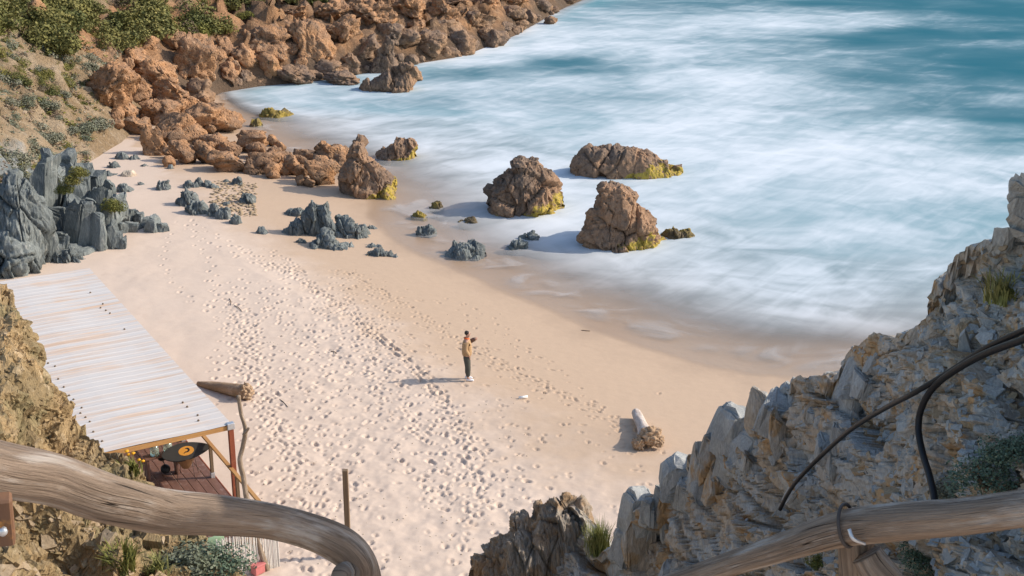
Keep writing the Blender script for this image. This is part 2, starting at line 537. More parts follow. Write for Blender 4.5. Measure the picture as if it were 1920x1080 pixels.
M['log'] = wood_mat('weathered_log', (0.36, 0.265, 0.19), (0.22, 0.16, 0.115), (0.55, 0.48, 0.41), 1.0, 1.0, 1.0)
M['driftwood'] = wood_mat('bleached_driftwood', (0.58, 0.49, 0.42), (0.45, 0.36, 0.29), (0.66, 0.60, 0.55), 0.8, 0.6, 0.6)
M['bark_drift'] = wood_mat('brown_driftwood', (0.40, 0.27, 0.17), (0.30, 0.20, 0.12), (0.50, 0.37, 0.26), 1.0, 0.7, 0.5)
M['branch'] = wood_mat('bare_branch', (0.33, 0.25, 0.18), (0.22, 0.16, 0.11), (0.45, 0.37, 0.29), 2.0, 0.6, 0.3)

def grain_mat(name, a, b, axis=2, scale=1.0, rough=0.75, wear=None):
    t = NT(name)
    st = [14.0, 14.0, 14.0]; st[axis] = 0.9
    v = t.coord('Object', tuple(s * scale for s in st))
    n = t.noise(v, 1.0, 7, 0.65, 0.3)
    c = t.mix(t.rng(n, 0.3, 0.7), a, b)
    if wear: c = t.mix(t.rng(t.noise(t.coord('Object'), 5.0, 5, 0.65), 0.55, 0.66), c, wear)
    return t.done(c, rough, t.bump(n, 0.4, 0.006), 0.3)
M['beam'] = grain_mat('orange_timber', (0.50, 0.27, 0.10), (0.38, 0.19, 0.065))
M['post_red'] = grain_mat('red_painted_post', (0.27, 0.075, 0.035), (0.20, 0.055, 0.03), wear=(0.34, 0.13, 0.06))
M['old_post'] = grain_mat('dark_old_post', (0.20, 0.135, 0.08), (0.13, 0.085, 0.05))
M['plank'] = grain_mat('deck_plank', (0.19, 0.095, 0.065), (0.13, 0.065, 0.047), axis=1, rough=0.6, wear=(0.25, 0.16, 0.13))
M['orange_board'] = grain_mat('orange_painted_board', (0.20, 0.10, 0.05), (0.14, 0.075, 0.045), wear=(0.62, 0.28, 0.06))
M['steel'] = plain('galvanised_steel', (0.55, 0.56, 0.57), 0.4, 0.5, 0.7)
M['pipe'] = plain('black_pipe', (0.012, 0.013, 0.015), 0.5, 0.25)
M['wire'] = plain('tie_wire', (0.06, 0.05, 0.045), 0.6)
M['black'] = plain('black_paint', (0.02, 0.02, 0.021), 0.5)
M['board_black'] = plain('charcoal_board', (0.045, 0.043, 0.04), 0.55)
M['orange'] = plain('orange_disc_paint', (0.60, 0.27, 0.045), 0.6, var=0.1)
M['wicker'] = plain('wicker', (0.30, 0.155, 0.07), 0.7, scale=20)
M['pink'] = plain('faded_pink_plastic', (0.50, 0.16, 0.15), 0.6)
M['white_plastic'] = plain('white_plastic', (0.78, 0.76, 0.72), 0.4, var=0.06)
M['tarp'] = plain('green_tarp', (0.22, 0.32, 0.20), 0.6)
M['rope'] = plain('pale_rope', (0.60, 0.50, 0.38), 0.9)
M['stem'] = plain('brown_stem', (0.12, 0.085, 0.055), 0.9)
M['petal'] = plain('yellow_petal', (0.75, 0.36, 0.015), 0.6, var=0.15)

def roof_mat():
    t = NT('white_corrugated_metal')
    v = t.coord('Object', (0.28, 4.0, 1.0))
    n = t.noise(v, 1.0, 5, 0.6, 0.2); n2 = t.noise(t.coord('Object', (0.6, 14, 1)), 1.0, 4, 0.6)
    big = t.noise(t.coord('Object', (0.5, 0.35, 1)), 1.0, 3)
    rust = t.math('MULTIPLY', t.rng(n, 0.42, 0.72), t.rng(big, 0.34, 0.56))
    c = t.mix(t.math('MULTIPLY', n2, 0.4), (0.60, 0.555, 0.51), (0.54, 0.495, 0.455))
    c = t.mix(t.math('MULTIPLY', rust, 0.75), c, (0.60, 0.36, 0.19))
    return t.done(c, 0.55, None, 0.35)
M['roof'] = roof_mat()

def reed_mat():
    t = NT('reed_screen')
    v = t.coord('Object', (60, 60, 0.8))
    n = t.noise(v, 1.0, 3, 0.6)
    c = t.ramp(n, [(0.3, (0.30, 0.27, 0.26)), (0.45, (0.62, 0.58, 0.53)), (0.7, (0.78, 0.74, 0.68))])
    return t.done(c, 0.8, t.bump(n, 0.5, 0.01), 0.2)
M['reed'] = reed_mat()

def glass_mat():
    t = NT('greenish_glass')
    t.b.inputs['Transmission Weight'].default_value = 0.75
    return t.done((0.55, 0.66, 0.56), 0.12, None, 0.5)
M['glass'] = glass_mat()

def leaf_mat(name, a, b, c=None):
    t = NT(name)
    r = t.node('ObjectInfo').outputs['Random']
    p = t.coord('Object')
    n = t.noise(p, 1.6, 3); n2 = t.noise(p, 14, 2)
    col = t.mix(t.rng(n, 0.35, 0.65), a, b)
    if c: col = t.mix(t.rng(n2, 0.55, 0.7), col, c)
    col = t.mix(1.0, col, t.ramp(r, [(0.0, (0.8, 0.85, 0.8)), (1.0, (1.2, 1.12, 1.1))]), 'MULTIPLY')
    t.b.inputs['Subsurface Weight'].default_value = 0.0
    return t.done(col, 0.75, None, 0.2)
M['leaf_green'] = leaf_mat('maquis_leaf', (0.17, 0.16, 0.05), (0.095, 0.105, 0.035), (0.26, 0.23, 0.085))
M['leaf_olive'] = leaf_mat('yellow_green_leaf', (0.20, 0.185, 0.045), (0.13, 0.135, 0.04), (0.26, 0.22, 0.07))
M['leaf_grey'] = leaf_mat('grey_green_leaf', (0.165, 0.175, 0.12), (0.22, 0.225, 0.17), (0.12, 0.13, 0.075))
M['leaf_dry'] = leaf_mat('dry_twig', (0.24, 0.18, 0.125), (0.17, 0.13, 0.095), (0.30, 0.24, 0.17))
M['leaf_blue'] = leaf_mat('blue_green_leaf', (0.085, 0.135, 0.095), (0.12, 0.165, 0.11), (0.19, 0.20, 0.13))
M['grass'] = leaf_mat('dry_grass', (0.30, 0.27, 0.10), (0.20, 0.22, 0.07), (0.42, 0.36, 0.17))

M['skin'] = plain('skin', (0.48, 0.28, 0.20), 0.55, var=0.06)
M['hair'] = plain('dark_hair', (0.03, 0.022, 0.018), 0.7)
M['jacket'] = plain('tan_jacket', (0.38, 0.245, 0.13), 0.85, var=0.12, scale=9)
M['collar'] = plain('orange_collar', (0.62, 0.12, 0.03), 0.8, var=0.1)
M['sleeve'] = plain('dark_sleeve', (0.17, 0.11, 0.085), 0.8)
M['trousers'] = plain('dark_trousers', (0.075, 0.075, 0.062), 0.85, var=0.2)
M['shoe'] = plain('white_shoe', (0.75, 0.75, 0.77), 0.6, var=0.05)
# ------------------------------------------------------------------ shape of the land
SEA = -0.6
shore_px = [(1250, -60), (1090, -3), (1040, 18), (1000, 40), (960, 62), (900, 85), (850, 103), (780, 112), (690, 128), (600, 142), (480, 155),
            (405, 172), (430, 215), (470, 252), (530, 288), (600, 305), (655, 345), (705, 378), (700, 405), (735, 440), (780, 470),
            (840, 494), (905, 524), (960, 550), (1040, 580), (1110, 613), (1200, 645), (1300, 676), (1400, 698), (1520, 706), (1700, 705), (2200, 720)]
SHORE = [tuple(at_z(x, y, SEA)[:2]) for x, y in shore_px][::-1]
SHORE = [(60.0, 20.0)] + SHORE + [(120.0, 420.0)]
dry_px = [(330, 330), (400, 385), (480, 440), (560, 487), (650, 560), (740, 640), (820, 700), (890, 742), (940, 800), (1000, 862), (1100, 905), (1250, 935), (1500, 980)]
DRY = [tuple(at_z(x, y, 0.1)[:2]) for x, y in dry_px][::-1]

def shore_s(x, y):                       # metres inland of the water's edge
    return poly_dist(x, y, SHORE)

def beach_h(x, y, s=None):
    if s is None: s = shore_s(x, y)
    sea = np.maximum(SEA + (0.075 + 0.5 * smooth(86, 100, np.ravel(y))) * s, -5.0)
    land = SEA + 0.075 * np.minimum(s, 8.0) + 0.022 * np.clip(s - 8.0, 0, 40)
    return np.where(s > 0, land, sea)

base_px = [(-500, 640, .6), (-250, 575, .6), (-100, 530, .6), (0, 498, .6), (60, 480, .6), (95, 400, .7), (120, 325, .8), (150, 285, .8), (215, 250, .6), (255, 222, .2),
           (330, 195, -.3), (400, 172, SEA), (480, 160, SEA), (600, 150, SEA), (690, 136, SEA), (780, 119, SEA), (850, 108, SEA), (900, 92, SEA),
           (960, 68, SEA), (1000, 46, SEA), (1040, 22, SEA), (1090, 0, SEA), (1250, -64, SEA)]
BASE = [tuple(at_z(x, y, z)[:2]) for x, y, z in base_px]
BASE = [(-60.0, 30.0)] + BASE + [(115.0, 440.0)]

def hill_h(x, y, d=None):
    x = np.ravel(x); y = np.ravel(y)
    if d is None: d = poly_dist(x, y, BASE)
    back = smooth(88, 104, y + 0.25 * x)              # behind the bay the land is lower
    prof_l = np.where(d > 0, 0.86 * d - 0.010 * np.clip(d, 0, 40) ** 2, 1.2 * d)
    prof_b = np.where(d > 0, 0.30 * np.minimum(d, 9) + 0.55 * np.clip(d - 9, 0, 9) + 0.25 * np.clip(d - 18, 0, 60), 1.0 * d)
    z = 0.3 * (1 - back) - 0.7 * back + prof_l * (1 - back) + prof_b * back
    P = p3(x, y, 0)
    damp = smooth(-1, 4, d)
    z = z + damp * (0.9 * fbm(P * 0.16, 3) + (0.45 + 0.5 * back) * ridged(P * 0.45 + 9, 4) - 0.2) + 0.8 * back * smooth(-1, 2, d)
    return z

def ground(x, y):
    return np.maximum(beach_h(x, y), hill_h(x, y))

def hit(px, py, t0=20.0, t1=230.0):
    """where the view ray through a photo pixel meets the land or the sea"""
    d = ray(px, py)
    t = np.linspace(t0, t1, 1000)
    P = EYE + d[None] * t[:, None]
    g = np.maximum(ground(P[:, 0], P[:, 1]), SEA)
    k = np.argmax(P[:, 2] < g)
    if not (P[:, 2] < g).any(): return at_z(px, py, SEA)
    return P[k]

# ------------------------------------------------------------------ the beach, one sheet of sand that runs on as the sea bed
def lin(a, b, step): return list(np.arange(a, b, step))
def grow(a, b, s0, k=1.18):
    out, s = [], s0
    while (a < b and s0 > 0) :
        out.append(a); a += s; s *= k
    return out
gx = np.array([-v for v in grow(17.0, 900, 0.2)][::-1] + lin(-17, 8.6, 0.05) + grow(8.6, 2500, 0.12))
gy = np.array([-v for v in grow(-26.5, 300, 0.2)][::-1] + lin(26.6, 46, 0.05) + lin(46, 60, 0.07) + grow(60, 3500, 0.1, 1.06))
gx = np.unique(np.round(gx, 4)); gy = np.unique(np.round(gy, 4))
GX, GY = np.meshgrid(gx, gy, indexing='ij')
s_f = shore_s(GX, GY)
Z = beach_h(GX, GY, s_f)
dry_d = -poly_dist(GX, GY, DRY)                     # positive towards the sea
wet = np.where(dry_d > 0, 0.42 + 0.62 * dry_d / (dry_d + np.maximum(s_f, 0) + 1e-6), 0.42 + 0.09 * dry_d)
wet = np.where(s_f < 0, 1.3, np.maximum(wet, smooth(2.2, -0.2, s_f) * 1.25))
near = (np.abs(GX.ravel()) < 40) & (GY.ravel() < 110) & (GY.ravel() > 15)
PP = p3(GX, GY, 0)[near]
soft = smooth(0.62, 0.2, wet[near])
tramp = smooth(-9.5, -5.5, PP[:, 0] + 0.12 * (PP[:, 1] - 40)) * soft
Z[near] += soft * 0.03 * fbm(PP * 0.5, 3) + tramp * 0.035 * fbm(PP * 1.9 + 5, 3) + 0.004 * fbm(PP * 3, 2)
Z = Z.reshape(GX.shape)
WET = wet.reshape(GX.shape)

R = np.random.RandomState(3)
prints = []                                         # x, y, heading, size
def walk(px_pts, jit=0.05, step=0.66, skip=0.0):
    w = np.array([at_z(x, y, 0.1)[:2] for x, y in px_pts])
    w = spline(np.hstack([w, 0 * w[:, :1]]), 400)[:, :2]
    L = np.concatenate([[0], np.cumsum(np.linalg.norm(np.diff(w, axis=0), axis=1))])
    side = 1
    for l in np.arange(R.rand() * step, L[-1], step):
        x = np.interp(l, L, w[:, 0]); y = np.interp(l, L, w[:, 1])
        l2 = min(l + 0.3, L[-1]); h = math.atan2(np.interp(l2, L, w[:, 1]) - y, np.interp(l2, L, w[:, 0]) - x)
        side = -side
        if R.rand() < skip: continue
        prints.append((x - math.sin(h) * 0.11 * side + R.normal() * jit, y + math.cos(h) * 0.11 * side + R.normal() * jit, h + R.normal() * 0.18, 0.7 + 0.5 * R.rand()))
walk([(322, 425), (308, 470), (318, 520), (345, 552), (385, 578), (422, 612), (440, 652), (455, 700), (480, 760), (520, 830)])
walk([(362, 425), (378, 470), (400, 510), (408, 560), (440, 600), (470, 650), (500, 720), (530, 800), (560, 900)])
walk([(300, 300), (290, 340), (340, 400), (420, 445), (500, 485), (560, 505), (595, 560), (585, 620), (600, 700), (600, 800), (590, 960), (560, 1090)])
walk([(240, 300), (290, 360), (345, 420), (430, 470), (530, 498), (600, 545), (680, 595), (720, 640), (760, 680), (800, 705)])
walk([(520, 480), (600, 530), (690, 590), (745, 655), (800, 700), (880, 790), (900, 900), (860, 1090)])
walk([(860, 545), (930, 580), (985, 640), (1060, 690), (1110, 740), (1180, 790)], 0.02)
walk([(620, 500), (700, 540), (780, 590), (850, 640), (960, 690), (1060, 725), (1130, 760)], 0.03)
walk([(640, 490), (740, 540), (840, 545)], 0.03)
walk([(345, 560), (400, 575), (430, 640), (455, 715), (500, 740), (600, 720), (720, 690), (870, 712)])
for k in range(30):
    a = (R.uniform(470, 760), R.uniform(480, 600)); e = (R.uniform(470, 1080), R.uniform(900, 1120))
    m = ((a[0] + e[0]) / 2 + R.normal() * 70, (a[1] + e[1]) / 2 + R.normal() * 40)
    walk([a, m, e], 0.07, 0.72, 0.2)
for k in range(12):
    o = R.normal() * 16
    walk([(R.uniform(420, 560), R.uniform(450, 490)), (600 + o, 540 + o * .5), (700 + o, 620 + o * .6), (790 + o, 700 + o), (860 + 2 * o, 800 + o), (900 + 5 * o, 960)], 0.03, 0.62, 0.05)
for k in range(7):
    o = R.normal() * 14
    walk([(640 + o, 492), (760 + o, 560 + o), (880 + o, 640 + o), (1000 + o, 700 + o), (1120 + o, 765 + o), (1230 + o, 830 + o)], 0.03, 0.64, 0.1)
for k in range(12):
    o = R.normal() * 25
    walk([(R.uniform(370, 520), R.uniform(480, 600)), (470 + o, 680), (520 + o, 800), (560 + 1.6 * o, 920), (590 + 2.5 * o, 1090)], 0.04, 0.64, 0.1)
for k in range(8):
    a = (R.uniform(620, 860), R.uniform(500, 640)); e = (R.uniform(1000, 1260), R.uniform(720, 900))
    m = ((a[0] + e[0]) / 2 + R.normal() * 40, (a[1] + e[1]) / 2 + R.normal() * 30)
    walk([a, m, e], 0.10, 0.75, 0.35)
for k in range(120):
    px, py = R.uniform(480, 1250), R.uniform(600, 1100)
    if px > 950 and py < 700: continue
    w = at_z(px, py, 0.1)
    prints.append((w[0], w[1], R.uniform(0, 6.3), R.uniform(0.5, 1.1)))
for (x, y, h, sz) in prints:
    i0, i1 = np.searchsorted(gx, (x - 0.4, x + 0.4)); j0, j1 = np.searchsorted(gy, (y - 0.4, y + 0.4))
    if i1 - i0 < 6 or j1 - j0 < 6: continue
    X = GX[i0:i1, j0:j1] - x; Y = GY[i0:i1, j0:j1] - y
    w = WET[i0:i1, j0:j1].mean()
    if w > 1.02: continue
    u = (X * math.cos(h) + Y * math.sin(h)); v = (-X * math.sin(h) + Y * math.cos(h))
    softness = 1 - smooth(0.3, 0.6, w)
    r = np.hypot(u / ((0.108 + 0.0 * softness) * sz), v / ((0.046 + 0.018 * softness) * sz))
    dep = (0.034 + 0.012 * softness) * sz
    Z[i0:i1, j0:j1] += -dep * smooth(1.25, 0.45, r) + dep * 0.32 * np.exp(-((r - 1.5) / 0.32) ** 2)
beach_me = mesh_np('beach', np.stack([GX, GY, Z], -1).reshape(-1, 3), grid_faces(len(gx), len(gy)), M['sand'])
attr(beach_me, 'wet', WET)
tag(link('beach', beach_me), 'pale sand beach covered in footprints', None, None, 'structure')
def sand_z(x, y):
    i = min(max(np.searchsorted(gx, x), 1), len(gx) - 1); j = min(max(np.searchsorted(gy, y), 1), len(gy) - 1)
    return float(Z[i, j])

# ------------------------------------------------------------------ the sea
wx = np.unique(np.round(np.array([-v for v in grow(30, 2500, 2.0)] + lin(-30, 70, 0.7) + grow(70, 3500, 1.0)), 3))
wy = np.unique(np.round(np.array([-v for v in grow(-26, 300, 1.0)] + lin(26, 150, 0.7) + grow(150, 5000, 1.0)), 3))
WX, WY = np.meshgrid(wx, wy, indexing='ij')
ws = shore_s(WX, WY)
wdepth = SEA - beach_h(WX, WY, ws)
foam_px = [(1000, 60, .8), (1150, 30, .5), (1300, 10, .25), (1600, 5, .0), (1900, 20, -.1), (1450, 45, .75), (1330, 45, .6), (1570, 40, .6), (1750, 60, 0), (1650, 80, .1), (1900, 120, 0),
           (1700, 140, .1), (1500, 100, .35), (1250, 95, .7), (1050, 122, .2), (920, 130, .3), (1100, 165, .65), (1350, 150, .85), (1550, 190, .62),
           (1700, 240, .6), (1900, 270, .3), (1900, 215, .15), (1780, 190, .15), (1800, 310, .8), (1500, 290, .9), (1300, 240, .9), (1000, 230, .6), (800, 200, .5),
           (600, 190, .6), (560, 230, .65), (850, 290, .72), (1200, 380, .8), (1500, 400, .65), (1750, 400, .55), (1600, 520, .6), (1400, 550, .6),
           (1250, 560, .6), (1000, 420, .95), (900, 470, .95), (1400, 640, .6), (960, 90, .9), (880, 115, .8), (1600, 350, .75), (1300, -60, .2), (1900, -60, -.1)]
fw = np.array([[*at_z(x, y, SEA)[:2], f] for x, y, f in foam_px])
def nat(x, y): return x / np.maximum(y, 20), 1.3 * np.log(np.maximum(y, 20))
fu, fv = nat(fw[:, 0], fw[:, 1]); qu, qv = nat(WX.ravel(), WY.ravel())
num = 0; den = 1e-9
for a, b, f in zip(fu, fv, fw[:, 2]):
    w = 1 / (((qu - a) ** 2 + (qv - b) ** 2) + 0.0006) ** 1.6
    num = num + w * f; den = den + w
foam = num / den
sea_me = mesh_np('sea', p3(WX, WY, np.full(WX.size, SEA)), grid_faces(len(wx), len(wy)), M['sea'])
attr(sea_me, 'depth', wdepth); attr(sea_me, 'foam', foam)
tag(link('sea', sea_me), 'milky turquoise sea with soft white foam', None, None, 'structure')

# ------------------------------------------------------------------ hillside behind the bay
hx = np.arange(-78, 60, 0.34); hy = np.arange(36, 235, 0.36)
HX, HY = np.meshgrid(hx, hy, indexing='ij')
hd = poly_dist(HX, HY, BASE)
HZ = hill_h(HX, HY, hd)
HP = p3(HX, HY, HZ)
crag = smooth(-0.5, 3, hd)
off = np.stack([fbm(HP * 0.6 + 3, 3), fbm(HP * 0.6 + 40, 3), 0.6 * ridged(HP * 0.9 + 70, 3) + 0.9 * facets(HP * 0.8, 0.7)], 1) * (0.45 * crag * (1 + 0.9 * smooth(88, 104, HP[:, 1] + 0.25 * HP[:, 0])))[:, None]
HV = HP + off
q = hd.reshape(HX.shape)
ff = grid_faces(len(hx), len(hy))
keep = (hd[ff].min(1) > -2.5) & (hd[ff].max(1) < 62)
hill_me = mesh_np('hillside', HV, ff[keep], M['hillside'])
back_a = smooth(88, 104, HP[:, 1] + 0.25 * HP[:, 0])
attr(hill_me, 'schist', smooth(6.5, 2.0, hd) * (1 - smooth(58, 70, HP[:, 1])))
rockm = np.maximum(back_a * smooth(20, 12, hd), smooth(80, 90, HP[:, 1]) * smooth(9, 4, hd))
attr(hill_me, 'rock', rockm)
attr(hill_me, 'green', np.clip(smooth(4, 12, hd) * 0.6 + 0.33 * (1 - back_a) * smooth(2, 6, hd), 0, 1))
tag(link('hillside', hill_me), 'dry scrub covered hillside over the bay', None, None, 'structure')
# ------------------------------------------------------------------ rocks
rnd = random.Random(11)

def boulder_np(sub, size, seed, cuts=9, rough=0.10, angular=0.5):
    """A blocky weathered boulder inside the box `size` (full x,y,z extents), centred."""
    v, f = ico(sub)
    r = np.random.RandomState(seed)
    v = v.copy()
    for k in range(cuts):                       # knock flats off the sphere
        n = r.normal(size=3); n /= np.linalg.norm(n)
        h = r.uniform(0.42, 0.80)
        d = v @ n
        v = v - np.outer(np.maximum(d - h, 0) * (0.82 + 0.18 * angular), n)
    n = v / np.linalg.norm(v, axis=1)[:, None]
    o = seed * 7.13
    disp = rough * 0.9 * fbm(v * 1.6 + o, 3) + rough * 0.6 * ridged(v * 2.8 + o, 3, 0.55) + rough * 0.4 * fbm(v * 10 + o, 3, 0.6)
    if cuts:
        disp = disp * 0.75 + rough * 1.7 * facets(v * np.array((1.5, 1.5, 2.1)) + o, 0.8) + rough * 0.6 * facets(v * 4.1 + o, 0.7)
    v = v + n * disp[:, None]
    lo, hi = v.min(0), v.max(0)
    v = (v - (lo + hi) / 2) / (hi - lo) * np.array(size)
    return v, f

def place_boulder(cx, base_y, w, h, seed, label, group, mat, cat='boulder', sub=4, name='boulder', sink=0.22, depth=0.9, tilt=None, rough=0.10, cuts=9):
    p = hit(cx, base_y)
    sc = scale_at(p)
    W = w / sc; H = h / sc * 1.03
    D = max(W, H) * depth
    v, f = boulder_np(sub, (W, D, H * (1 + sink)), seed, cuts, rough)
    t = tilt if tilt is not None else rnd.uniform(-10, 10)
    rot = np.array(Matrix.Rotation(math.radians(t), 3, 'Y'))
    v = v @ rot.T
    me = mesh_np(name, v, f, mat)
    o = link(name, me, None, (p[0], p[1] + D * 0.38, p[2] + H * (1 + sink) / 2 - H * sink))
    return tag(o, label, cat, group)

L1 = 'rounded orange brown boulder in the rockfall piled between the sand and the hillside'
G1 = 'boulders piled at the head of the beach'
# centre x, base y, width, height in photo pixels
pile = [(360, 157, 98, 88), (287, 162, 82, 46), (497, 110, 104, 54), (455, 127, 54, 40), (425, 158, 40, 37), (497, 150, 60, 44), (585, 120, 78, 78),
        (425, 111, 38, 38), (303, 210, 98, 56), (300, 236, 78, 42), (393, 253, 108, 56), (247, 254, 66, 32), (330, 273, 98, 54), (287, 293, 56, 52),
        (337, 309, 56, 38), (380, 309, 42, 42), (400, 286, 62, 32), (425, 299, 50, 26), (423, 325, 72, 36), (470, 289, 58, 38), (480, 299, 40, 28),
        (490, 329, 72, 40), (528, 316, 30, 28), (545, 331, 36, 35), (570, 306, 50, 24), (613, 308, 66, 35), (605, 350, 60, 50), (563, 337, 30, 26),
        (250, 190, 60, 40), (245, 130, 60, 36), (320, 95, 50, 34), (545, 112, 40, 30), (400, 120, 36, 28), (270, 105, 48, 34), (455, 88, 44, 30), (540, 75, 46, 34),
        (232, 222, 46, 30), (350, 215, 50, 30), (515, 300, 34, 22), (640, 320, 34, 30)]
for i, (cx, by, w, h) in enumerate(pile):
    size = 'large' if w > 76 else ('mid-sized' if w > 46 else 'small')
    where = 'at the sand edge of the boulder pile' if by > 280 else ('in the middle of the boulder pile' if by > 180 else 'high in the boulder pile below the scrub')
    place_boulder(cx, by, w * 1.06, h * 1.06, 100 + i, size + ' orange brown boulder ' + where, size + ' boulders ' + where, M['boulder'], sub=5 if w > 76 else 4, rough=0.15, cuts=15)
fill = [(int(q[0] + rnd.uniform(-45, 45)), int(q[1] + rnd.uniform(-14, 10)), rnd.uniform(14, 32), 0) for q in pile for _ in range(2) if q[1] > 100]
for i, (cx, by, w, _) in enumerate(fill):
    if by > 270 and cx < 300: continue
    place_boulder(cx, by, w, w * rnd.uniform(0.6, 0.9), 700 + i, 'small brown stone wedged between the larger boulders of the pile', 'stones wedged in the boulder pile', M['boulder'], 'stone', 3, 'stone', rough=0.12, cuts=10)
place_boulder(205, 212, 105, 92, 160, 'large stratified tan rock bluff standing where the scrub slope meets the boulder pile', None, M['boulder'], 'rock', 5, 'rock_bluff', rough=0.17)
place_boulder(65, 55, 42, 54, 161, 'square orange rock jutting out of the green scrub at the hilltop', None, M['boulder'], 'rock', 4, 'rock_pillar', cuts=14, rough=0.07)

L2 = 'dark brown wave-washed boulder at the foot of the rocky shore across the bay'
G2 = 'dark boulders along the far waterline'
far = [(460, 158, 34, 26), (550, 160, 78, 32), (610, 144, 60, 32), (656, 134, 40, 32), (637, 160, 76, 24), (370, 197, 58, 46), (800, 110, 80, 50), (866, 104, 58, 45),
       (930, 90, 56, 32), (946, 60, 36, 18), (990, 38, 38, 20), (1033, 46, 28, 15), (680, 112, 70, 46), (890, 58, 86, 38), (760, 98, 60, 40), (1010, 20, 50, 24),
       (1065, 8, 40, 14), (960, 40, 60, 28), (840, 72, 60, 34), (725, 85, 60, 40), (905, 78, 50, 26), (975, 55, 36, 18)]
for i, (cx, by, w, h) in enumerate(far):
    place_boulder(cx, by, w, h, 200 + i, L2, G2, M['reef'], sub=5 if w > 72 else 4, rough=0.16, cuts=10)
wl_px = [(405, 172), (480, 158), (600, 146), (690, 132), (780, 116), (850, 106), (900, 90), (960, 66), (1000, 44), (1040, 20)]
for i in range(44):
    cx = rnd.uniform(420, 1040); by = np.interp(cx, [q[0] for q in wl_px], [q[1] for q in wl_px]) + rnd.uniform(-6, 5)
    w = rnd.uniform(14, 34) * (1.0 if cx < 850 else 0.75)
    place_boulder(cx, by, w, w * rnd.uniform(0.45, 0.8), 1300 + i, 'small dark stone awash along the foot of the far rocky shore', 'stones awash along the far shore', M['reef'], 'stone', 3, 'stone', rough=0.15, cuts=8)
L3 = 'craggy orange rock mass on the slope above the dark shore boulders'
G3 = 'orange crags above the far shore'
crags = [(640, 95, 75, 62), (830, 44, 72, 46), (700, 60, 90, 56), (620, 48, 80, 46), (760, 40, 80, 44), (900, 22, 76, 30), (550, 45, 60, 36), (660, 25, 70, 34), (960, 12, 70, 24), (790, 72, 60, 34), (840, 12, 80, 26), (730, 14, 80, 26)]
for i, (cx, by, w, h) in enumerate(crags):
    place_boulder(cx, by, w, h, 300 + i, L3, G3, M['boulder'], 'rock', 5, 'crag', rough=0.2, cuts=8, depth=1.1)

# rocks with a traced outline: crest line in the photo, set at a true distance, given thickness
def crest_rock(name, crest, base_y, label, cat, mat, group=None, thick=0.8, nu=120, nv=70, rough=0.16, freq=1.6, sharp=0.75, seed=0, ground_z=None, strata=None, lean=0.0, parent=None):
    xs = [c[0] for c in crest]
    cx = (xs[0] + xs[-1]) / 2
    g = hit(cx, base_y) if ground_z is None else at_z(cx, base_y, ground_z)
    sc = scale_at(g)
    Wm = (xs[-1] - xs[0]) / sc
    T = Wm * 0.5 * thick
    Y0 = g[1] + T * 0.85
    C = np.array([at_y(x, y, Y0) for x, y in crest])[:, [0, 2]]
    zb = g[2] - 0.5
    t = np.linspace(C[0, 0], C[-1, 0], nu)
    zt = np.interp(t, C[:, 0], C[:, 1])
    u = np.linspace(-1, 1, nu)
    thk = T * np.sqrt(np.clip(1 - np.abs(u) ** 2.4, 0.0, 1)) + 0.05
    th = np.linspace(0, math.pi, nv)
    s = np.sin(th) ** sharp; c = np.cos(th)
    X = t[:, None] + 0 * s[None]
    Yy = Y0 - thk[:, None] * c[None] + lean * s[None] * (zt - zb)[:, None]
    Zz = zb + np.maximum(zt - zb, 0.15)[:, None] * s[None]
    V = np.stack([X, Yy, Zz], -1)
    N = np.cross(np.gradient(V, axis=0), np.gradient(V, axis=1)); N /= np.linalg.norm(N, axis=2)[..., None] + 1e-9
    if (N[..., 1] * c[None]).mean() > 0: N = -N
    P = V.reshape(-1, 3); N = N.reshape(-1, 3)
    k = freq * 3.0 / max(Wm, 1.0)
    Q = P * k + seed * 9.1
    if strata is not None: Q = Q @ np.array(strata).T
    amp = rough * min(Wm, 4.0) * 0.5
    d = amp * (0.6 * fbm(Q * 0.7, 3) + 0.4 * ridged(Q * np.array((1.6, 1.6, 0.8)), 4, 0.5) - 0.3) + amp * 0.12 * fbm(Q * 7, 3, 0.6)
    d = 0.55 * d + amp * (1.7 * facets(Q * 0.55, 0.9) + 0.55 * facets(Q * np.array((1.5, 1.5, 1.2)) + 5, 0.9) + 0.16 * facets(Q * 4 + 9, 0.8) - 0.25)
    P = P + N * d[:, None]
    org = np.array((g[0], Y0, g[2]))
    me = mesh_np(name, P - org, grid_faces(nu, nv), mat)
    o = link(name, me, parent, tuple(org))
    return tag(o, label, cat, group)

crest_rock('sea_stack', [(638, 352), (645, 320), (652, 290), (664, 266), (676, 264), (690, 280), (704, 296), (718, 312), (735, 328), (746, 345)], 366,
           'tall pointed brown rock ending the boulder pile with yellow algae at its tip', 'rock', M['sea_rock'], thick=0.95, seed=1, nu=150, nv=90, ground_z=-0.45)
crest_rock('sea_rock', [(704, 285), (716, 274), (730, 270), (742, 262), (756, 260), (778, 258), (780, 285)], 300,
           'low jagged rock with a bright yellow algae band behind the pointed rock', 'rock', M['sea_rock'], seed=2, ground_z=SEA)
crest_rock('sea_stack', [(914, 375), (920, 345), (932, 325), (948, 312), (965, 302), (975, 296), (990, 300), (1005, 300), (1020, 312), (1034, 325), (1043, 340), (1050, 365)], 404,
           'blocky brown rock standing in the surf between two others, yellow algae at its foot', 'rock', M['sea_rock'], thick=0.9, seed=3, nu=170, nv=100, ground_z=SEA)
crest_rock('sea_stack', [(1086, 455), (1096, 430), (1106, 405), (1118, 375), (1130, 347), (1146, 348), (1165, 355), (1185, 372), (1205, 388), (1222, 402), (1234, 415), (1241, 445)], 469,
           'tall pyramid shaped brown rock in the surf with a thick yellow algae skirt', 'rock', M['sea_rock'], thick=0.85, seed=4, nu=170, nv=110, ground_z=SEA, sharp=0.85)
